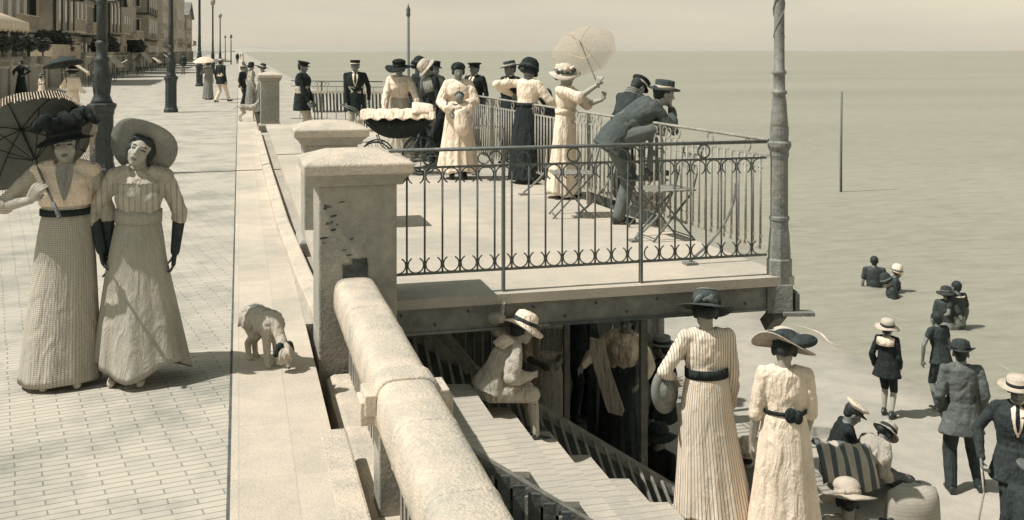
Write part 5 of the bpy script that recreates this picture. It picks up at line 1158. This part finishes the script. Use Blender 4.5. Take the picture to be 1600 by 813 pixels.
# seated boy under the beam
by = W('boy in pale sailor suit and sun hat sitting by the stairs, hand on beam', PX(764, 7.44, 0), 72, H=1.18, sex='c', vox=.0075, hip=(0, 0, -.515-.375/1.18), lean=22, bend=14, head=(-4, -10, 0), headfix=.5, skin='skin',
      fL=(-.02, .27, (-.70)/1.18), fR=(.11, .25, (-.70)/1.18), kL=(0, .6, 1), kR=(0, .6, 1), trousers=dict(m=M['pale'], short=True, w=1.25), top=dict(m=M['pale'], c=.020, hem=-.02, puff=1.3, name='sailor_blouse', crease=.025),
      aL=dict(abs=(-.02, .10, .09), p=(-1, -.3, 0), curl=.1, hd=(0, .1, 1), n=(0, 1, 0)), aR=dict(abs=(.10, .27, -.30), p=(.6, -1, -.2)), collar='sailor', socks='pale')
lasthat(by, 'sun', (M['white'], M['dark']), size=.98, tilt=(-4, 0, 0), seed=2)
# people in the shade under the terrace
f = W('man in straw boater standing beyond the iron post under the terrace', PX(1036, 12.0, BZ), 300, H=1.70, sex='m', skin='skin_dark', top=dict(m=M['black'], hem=-.1, name='jacket'), trousers=dict(m=M['black'])); lasthat(f, 'boater', (M['strawg'], M['band']))
f = W('person in pale shirt leaning back between the two posts under the terrace', PX(968, 11.3, -2.42), 200, H=1.66, skin='skin_dark', roll=-10, top=dict(m=M['white'], puff=1.3, c=.016), skirt=dict(m=M['dark'], r=.15), aR=dict(w=(.20, .14, .62)), aL=dict(w=(-.16, .12, .55)), head=(0, 20, -12))
o = MB().loft([[PV(u_, v_, 10.6)+CV(0, dd, 0) for dd in (0, .04)][::1]+[PV(u_+w_, v_+6, 10.6)+CV(0, dd, 0) for dd in (.04, 0)] for u_, v_, w_ in ((922, 528, 22), (921, 545, 27), (928, 575, 27), (946, 635, 30), (950, 645, 22))]).build('leaning_board', M['pale'], bevel=.004); tag(o, 'long grey board with rounded top leaning before the person in pale shirt', 'board')
f = W('person in pale top left of the first iron post, head hidden by beam', PX(852, 11.4, -2.42), 170, H=1.72, skin='skin_dark', top=dict(m=M['white'], sleeve=.5), skirt=dict(m=M['pale'], r=.15), aL=dict(w=(-.06, .14, .62)), aR=dict(w=(.06, .15, .62)))
r_ = thing('framed_picture', 'small framed card held by the person left of the first iron post', 'frame', PV(862, 531, 10.95)); b = MB(); b.box((0, 0, 0), (.24, .02, .24), RZ(-YAW) @ RY(.1)); b.build('card', M['mid'], r_); b = MB()
for p0, p1 in (((-.13, -.13), (.13, -.13)), ((.13, -.13), (.13, .13)), ((.13, .13), (-.13, .13)), ((-.13, .13), (-.13, -.13))): b.bar(CV(p0[0], -.014, p0[1]), CV(p1[0], -.014, p1[1]), .018, .018)
b.build('frame', M['pale'], r_)
for lab, u_, d_, ang, sx, hh in (('dark clothed man deep in the shade behind the first iron post', 905, 12.6, 150, 'm', 1.66), ('dark clothed woman between the striped dress and the iron post', 1028, 9.7, 40, 'f', 1.50)):
    f = W(lab, PX(u_, d_, -2.42 if d_ > 12 else BZ), ang, H=hh, sex=sx, skin='skin_dark', top=dict(m=M['black'], hem=-.1, name='jacket') if sx == 'm' else dict(m=M['black']), trousers=dict(m=M['black']) if sx == 'm' else None, skirt=dict(m=M['black'], r=.16) if sx == 'f' else None); lasthat(f, 'fedora' if sx == 'm' else 'sun', (M['dark'], M['band']))
f = W('child in pale bonnet between the two women seen from behind', PX(1168, 9.6, BZ), 20, H=1.36, sex='c', top=dict(m=M['mid'], hem=-.2, name='smock', flare=.06), trousers=dict(m=M['mid'])); lasthat(f, 'cloche', (M['white'], M['pale']), size=.95)

# --- right hand beach
f = W('boy in dark sailor suit and wide straw hat standing at the water edge', GR(1386, 652, BZ), 38, H=1.30, sex='c', vox=.008, top=dict(m=M['black'], hem=-.10, flare=.045, c=.018, name='sailor_blouse'), trousers=dict(m=M['black'], short=True, w=1.0), collar='sailor', aR=dict(w=(.10, .10, .50)), aL=dict(w=(-.13, .02, .50)), fL=(-.05, .06, .045), fR=(.05, -.02, .045)); lasthat(f, 'wide', (M['straw'], M['band']), size=.74, tilt=(4, 8, 0), seed=2)
f = W('barefoot boy in dark bathing suit half hidden behind the man in dark hat', GR(1470, 640, BZ), -20, H=1.35, sex='c', vox=.010, skin='skin_dark', lean=8, top=dict(m=M['dark'], sleeve=.2, name='bathing_suit', hem=-.05), trousers=dict(m=M['dark'], short=True), shoes=None, aL=dict(w=(-.18, .05, .50), p=(-1, -.4, 0)))
f = W('man in grey jacket and dark felt hat standing legs apart, back to the viewer', GR(1503, 768, BZ), 8, H=1.68, sex='m', vox=.0085, lean=2, top=dict(m=mat('grey_tweed', .13, .9, .2, 30, .4), hem=-.13, flare=.045, c=.018, name='jacket', puff=1.1, crease=.03), trousers=dict(m=M['dark'], w=1.15), fL=(-.075, -.03, .045), fR=(.115, .02, .045), aL=dict(w=(-.115, .07, .50), p=(-.5, -1, 0)), aR=dict(w=(.12, .06, .49), p=(.5, -1, 0)), skin='skin_dark', head=(-6, 14, 0)); lasthat(f, 'fedora', (M['dark'], M['band']), size=1.0)
f = W('man in open dark jacket and pale boater at the right edge, holding a cane', PX(1590, 10.4, BZ), 205, H=1.74, sex='m', vox=.009, girth=1.12, skin='skin_dark', shirt=True, top=dict(m=M['dark'], hem=-.12, flare=.04, c=.016, name='jacket', crease=.02), trousers=dict(m=M['dark']), aR=dict(w=(.185, .10, .52), p=(1, -.5, 0), curl=1.1), aL=dict(w=(-.14, .0, .5)), head=(-8, 0, 0)); lasthat(f, 'boater', (M['straw'], M['band']), size=1.1, tilt=(0, 0, 0))
hh = world(f['o']) @ f['J'][1][2]; o = MB().tube([V((0, 0, .02)), V((.02, -.02, -.3)), CV(-.14, -.1, -.92)], [.012, .010, .008], 8).build('walking_cane', M['pale'], smooth=True); o.location = hh+V((0, 0, -.05)); tag(o, 'thin pale walking cane in the hand of the man with the boater', 'cane')
f = W('stooping person in dark grey clothes cut by the lower right corner', PX(1606, 8.3, BZ), 60, H=1.72, sex='m', skin='skin_dark', lean=12, top=dict(m=M['dark'], hem=-.1, name='jacket'), trousers=dict(m=M['dark'])); lasthat(f, 'fedora', (M['grey'], M['band']), size=1.1)
f = W('woman in wide pale sun hat and light blouse at the bottom of the picture', PX(1325, 8.1, BZ), 15, H=1.60, vox=.009, top=dict(m=M['pale'], puff=1.2), skirt=dict(m=M['pale'], r=.16), head=(-10, 0, 0)); h, Hm = lasthat(f, 'wide', (M['straw'], M['pale']), size=.90, tilt=(-14, -6, 0), seed=5); MB().ell(Hm @ V((0, 0, .075)), (.105, .105, .06)).build('soft_crown', M['straw'], h, smooth=True)
f = W('dark haired child without a hat right of the wide pale sun hat', PX(1385, 7.9, BZ), 40, H=1.42, sex='c', vox=.010, skin='skin_dark', top=dict(m=M['grey'], puff=1.2), trousers=dict(m=M['dark'])); b = MB(); rd_ = random.Random(3)
for k in range(26):
    d_ = V((rd_.gauss(0, 1), rd_.gauss(0, 1)-.4, abs(rd_.gauss(0, 1)))).normalized(); b.ell(f['Mh'] @ V((d_.x*.085, d_.y*.09, .02+d_.z*.085)), (.030, .030, .030))
b.build('curls', M['hair'], f['o'], voxel=.008)
f = W('small child in white bonnet at the foot of the plain white dress', PX(1283, 7.7, BZ), 10, H=1.40, sex='c', top=dict(m=M['white'], puff=1.2), skirt=dict(m=M['white'], r=.16)); lasthat(f, 'cloche', (M['white'], M['pale']), size=.98)
# seated pair with striped rug
def sitting(label, u, d, ang, H, sex, **kw):
    return W(label, PX(u, d, BZ), ang, H=H, sex=sex, hip=(0, 0, -.515+.24/H), fL=kw.pop('fL', (-.06, .44, .04)), fR=kw.pop('fR', (.06, .46, .04)), kL=(0, .3, 1), kR=(0, .3, 1), **kw)
f = sitting('man in dark suit and white topped cap sitting on the sand, legs stretched out', 1298, 11.9, 96, 1.68, 'm', skin='skin_dark', lean=14, bend=10, top=dict(m=M['black'], name='jacket', c=.016), trousers=dict(m=M['dark']), aR=dict(w=(.06, .26, .12)), aL=dict(w=(-.06, .25, .12)), head=(-10, 0, 0)); lasthat(f, 'cap', (M['white'], M['band'], M['band']), size=1.05)
f = sitting('person in pale cloth bending low beside the man in white topped cap', 1338, 11.6, 60, 1.60, 'f', skin='skin_dark', lean=30, bend=22, top=dict(m=M['pale'], c=.022, puff=1.4), trousers=dict(m=M['grey'], w=1.2), aR=dict(w=(.08, .24, .10)), aL=dict(w=(-.06, .25, .12))); lasthat(f, 'sun', (M['pale'], M['band']), size=.85)
rug = pattern('striped_rug', 0, .13, 'stripe', 5, .46, width=.42, axis='X', var=.08)
b = MB(); c_ = PX(1326, 11.25, BZ)
b.loft([[c_+CV(-.30+.6*i/13, -.10+.46*j/9*1.0, .62-.03*i/13*8*.3+.10*math.sin(j/9*PI)+.03*math.sin(i*1.1+j)-.28*(1-j/9)**2) for i in range(14)] for j in range(10)], closed=False, cap=False)
o = b.build('striped_rug', rug, smooth=True, solid=.02); tag(o, 'striped rug laid over the knees of the two people sitting on the sand', 'rug')
# hooded wicker chair
wk = pattern('wicker_weave', 0, .36, 'check', (40, 40), .42, width=.2)
r_ = thing('wicker_beach_chair', 'tall round backed wicker chair right of the dark haired child', 'chair', PX(1424, 8.5, BZ-.08), -YAW+R(10))
b = MB(); b.loft([[V((.24*math.cos(a)*(1-.10*t**4), -.20-.14*math.sin(a)*1.0+.2, .25+1.18*t-(.0 if t < .99 else .02))) for a in [PI*j/12 for j in range(13)]] for t in [k/12 for k in range(13)]]+[[V((.20*math.cos(a), -.10*math.sin(a), 1.47)) for a in [PI*j/12 for j in range(13)]], [V((.04*math.cos(a), .05-.02*math.sin(a), 1.50)) for a in [PI*j/12 for j in range(13)]]], closed=False, cap=False); b.build('hood', wk, r_, smooth=True, solid=.03)
b = MB(); b.box((0, .14, .40), (.46, .44, .08)); b.build('seat', wk, r_, bevel=.02)
for sx, sy in ((-.2, 0), (.2, 0), (-.2, .33), (.2, .33)): MB().tube([V((sx, sy, 0)), V((sx, sy, .38))], .02, 6).build('leg', M['wood'], r_)
# bathers
labs = ['lone bather standing waist deep, leftmost in the sea', 'left bather of the crouching pair in the middle of the sea', 'right bather of the crouching pair, pale arm in the water', 'left bather of the dark pair beyond the man in dark hat', 'right bather of the dark pair, seen beyond the dark felt hat']
bd = mat('wet_bathing_suit', .045, .6, .2, 20)
for i, (u, v, ang, dz, hh, ln) in enumerate(((1366, 449, 20, .98, 1.66, 5), (1392, 456, 100, 1.02, 1.58, 10), (1407, 465, 280, 1.10, 1.62, 24), (1478, 514, 30, .80, 1.56, 0), (1498, 514, 330, .74, 1.62, 4))):
    p = GR(u, v, SEA); p.z = SEA-dz; f = W(labs[i], p, ang, H=hh, sex='m' if i in (0, 4) else 'f', skin='skin_dark' if i != 2 else 'skin', lean=ln, vox=.013, top=dict(m=bd, sleeve=.3, name='bathing_suit'), bun=False, build_legs=True, shoes=None, aR=dict(w=(.16, .12, .56)) if i in (2, 3) else None, aL=dict(w=(-.14, .14, .55)) if i in (1, 4) else None)
    if i in (1, 2, 3): lasthat(f, 'cloche' if i < 3 else 'sun', (M['white'] if i == 1 else M['dark'], M['grey']), size=.95)
    if i == 4: MB().tube(arc(f['T2'] @ V((0, 0, .175*f['u'])), .075*f['u'], 0, 2*PI, V((1, 0, 0)), V((0, 1, 0)), 16), .012, 6).build('collar_band', M['white'], f['o'], smooth=True)

# ================================================================ dogs
def dog(label, pos, ang, s=1.0, head_down=False, m='grey', ear='black', coat=None, lg=1.0):
    """stands along local +Y; s = height at the shoulder"""
    b = MB(); z = s
    if lg > 1.2: b.ell((0, .18*z, .70*z), (.21*z, .26*z, .22*z)); b.ell((0, -.22*z, .74*z), (.20*z, .28*z, .20*z))
    b.cap((0, .30*z, .78*z), (0, .10*z, .74*z), .175*z, .165*z); b.cap((0, .10*z, .74*z), (0, -.38*z, .82*z), .165*z, .135*z)
    for sx in (-1, 1):
        b.cap((sx*.09*z, .33*z, .74*z), (sx*.09*z, .27*z, .42*z), .075*z*lg, .045*z*lg); b.cap((sx*.09*z, .27*z, .42*z), (sx*.09*z, .30*z, .06*z), .042*z*lg, .030*z*lg); b.cap((sx*.09*z, .29*z, .035*z), (sx*.09*z, .36*z, .03*z), .034*z*lg, .028*z*lg)
        k = (.0 if sx < 0 else .10)*z
        b.cap((sx*.08*z, -.38*z, .76*z), (sx*.09*z, -.26*z+k, .48*z), .11*z*lg, .062*z*lg); b.cap((sx*.09*z, -.26*z+k, .48*z), (sx*.09*z, -.50*z+k, .28*z), .052*z*lg, .036*z*lg); b.cap((sx*.09*z, -.50*z+k, .28*z), (sx*.09*z, -.46*z+k, .05*z), .034*z*lg, .028*z*lg); b.cap((sx*.09*z, -.46*z+k, .035*z), (sx*.09*z, -.39*z+k, .03*z), .032*z*lg, .026*z*lg)
    b.tube([V((0, -.50*z, .85*z)), V((0, -.66*z, .80*z)), V((0, -.78*z, .62*z))], [.045*z, .03*z, .018*z], 8, dome=True)
    if head_down: n1 = V((0, .56*z, .58*z)); hd = V((0, .72*z, .36*z)); mz = V((0, .84*z, .14*z))
    else: n1 = V((0, .52*z, 1.02*z)); hd = V((0, .62*z, 1.12*z)); mz = V((0, .84*z, 1.03*z))
    b.cap((0, .36*z, .84*z), n1, .12*z, .095*z); b.cap(n1, hd, .095*z, .10*z); b.ell(hd, (.105*z, .115*z, .105*z)); b.cap(hd.lerp(mz, .35), mz, .070*z, .045*z)
    if lg > 1.2:
        rd_ = random.Random(9)
        for k in range(150):
            t = rd_.random(); a_ = rd_.uniform(-.6, 3.74); p = V((math.cos(a_)*.16*z, (.34-.76*t)*z, .77*z+math.sin(a_)*.155*z)); q_ = p+V((math.cos(a_)*.03, -.035, -.035))*rd_.uniform(.6, 1.2); b.cap(p, q_, .020, .008, 6)
        for k in range(40):
            d_ = V((rd_.gauss(0, 1), rd_.gauss(0, 1), rd_.gauss(0, 1))).normalized(); p = hd+d_*.10*z; b.cap(p, p+d_*.02+V((0, 0, -.03)), .016, .007, 6)
    o = b.build('dog', M[m], voxel=.009 if lg > 1.2 else .011, sm=1); o.location = pos; o.rotation_euler = (0, 0, -YAW-R(ang)); tag(o, label, 'dog')
    fw = (mz-hd).normalized()
    for sx in (-1, 1):
        b = MB(); e0 = hd+V((sx*.085*z, 0, .06*z))-fw*.03*z; b.cap(e0, e0+V((sx*.06*z, -.02*z, -.12*z)), .045*z*lg, .034*z*lg); b.build('ear', M[ear], o, voxel=.01)
        MB().ell(hd+fw*.075*z+V((sx*.055*z, 0, .035*z)), (.016*z,)*3).build('eye', M['feat'], o, smooth=True)
    MB().ell(mz+fw*.03*z+V((0, 0, .01*z)), (.028*z,)*3).build('nose', M['feat'], o, smooth=True)
    if coat:
        b = MB(); b.cap((0, .26*z, .80*z), (0, .10*z, .77*z), .185*z, .180*z); b.cap((0, .10*z, .77*z), (0, -.30*z, .83*z), .180*z, .15*z); b.build('dog_coat', M[coat], o, voxel=.01)
    return o
dog('small shaggy dog with black ears sniffing the stone border with lowered head', GR(412, 568), 138, .37, True, 'pale', 'black', 'grey', 1.75)
dog('slim pale dog walking on the promenade left of the far pillar', GR(388, 190), 78, .52, False, 'pale', 'grey')
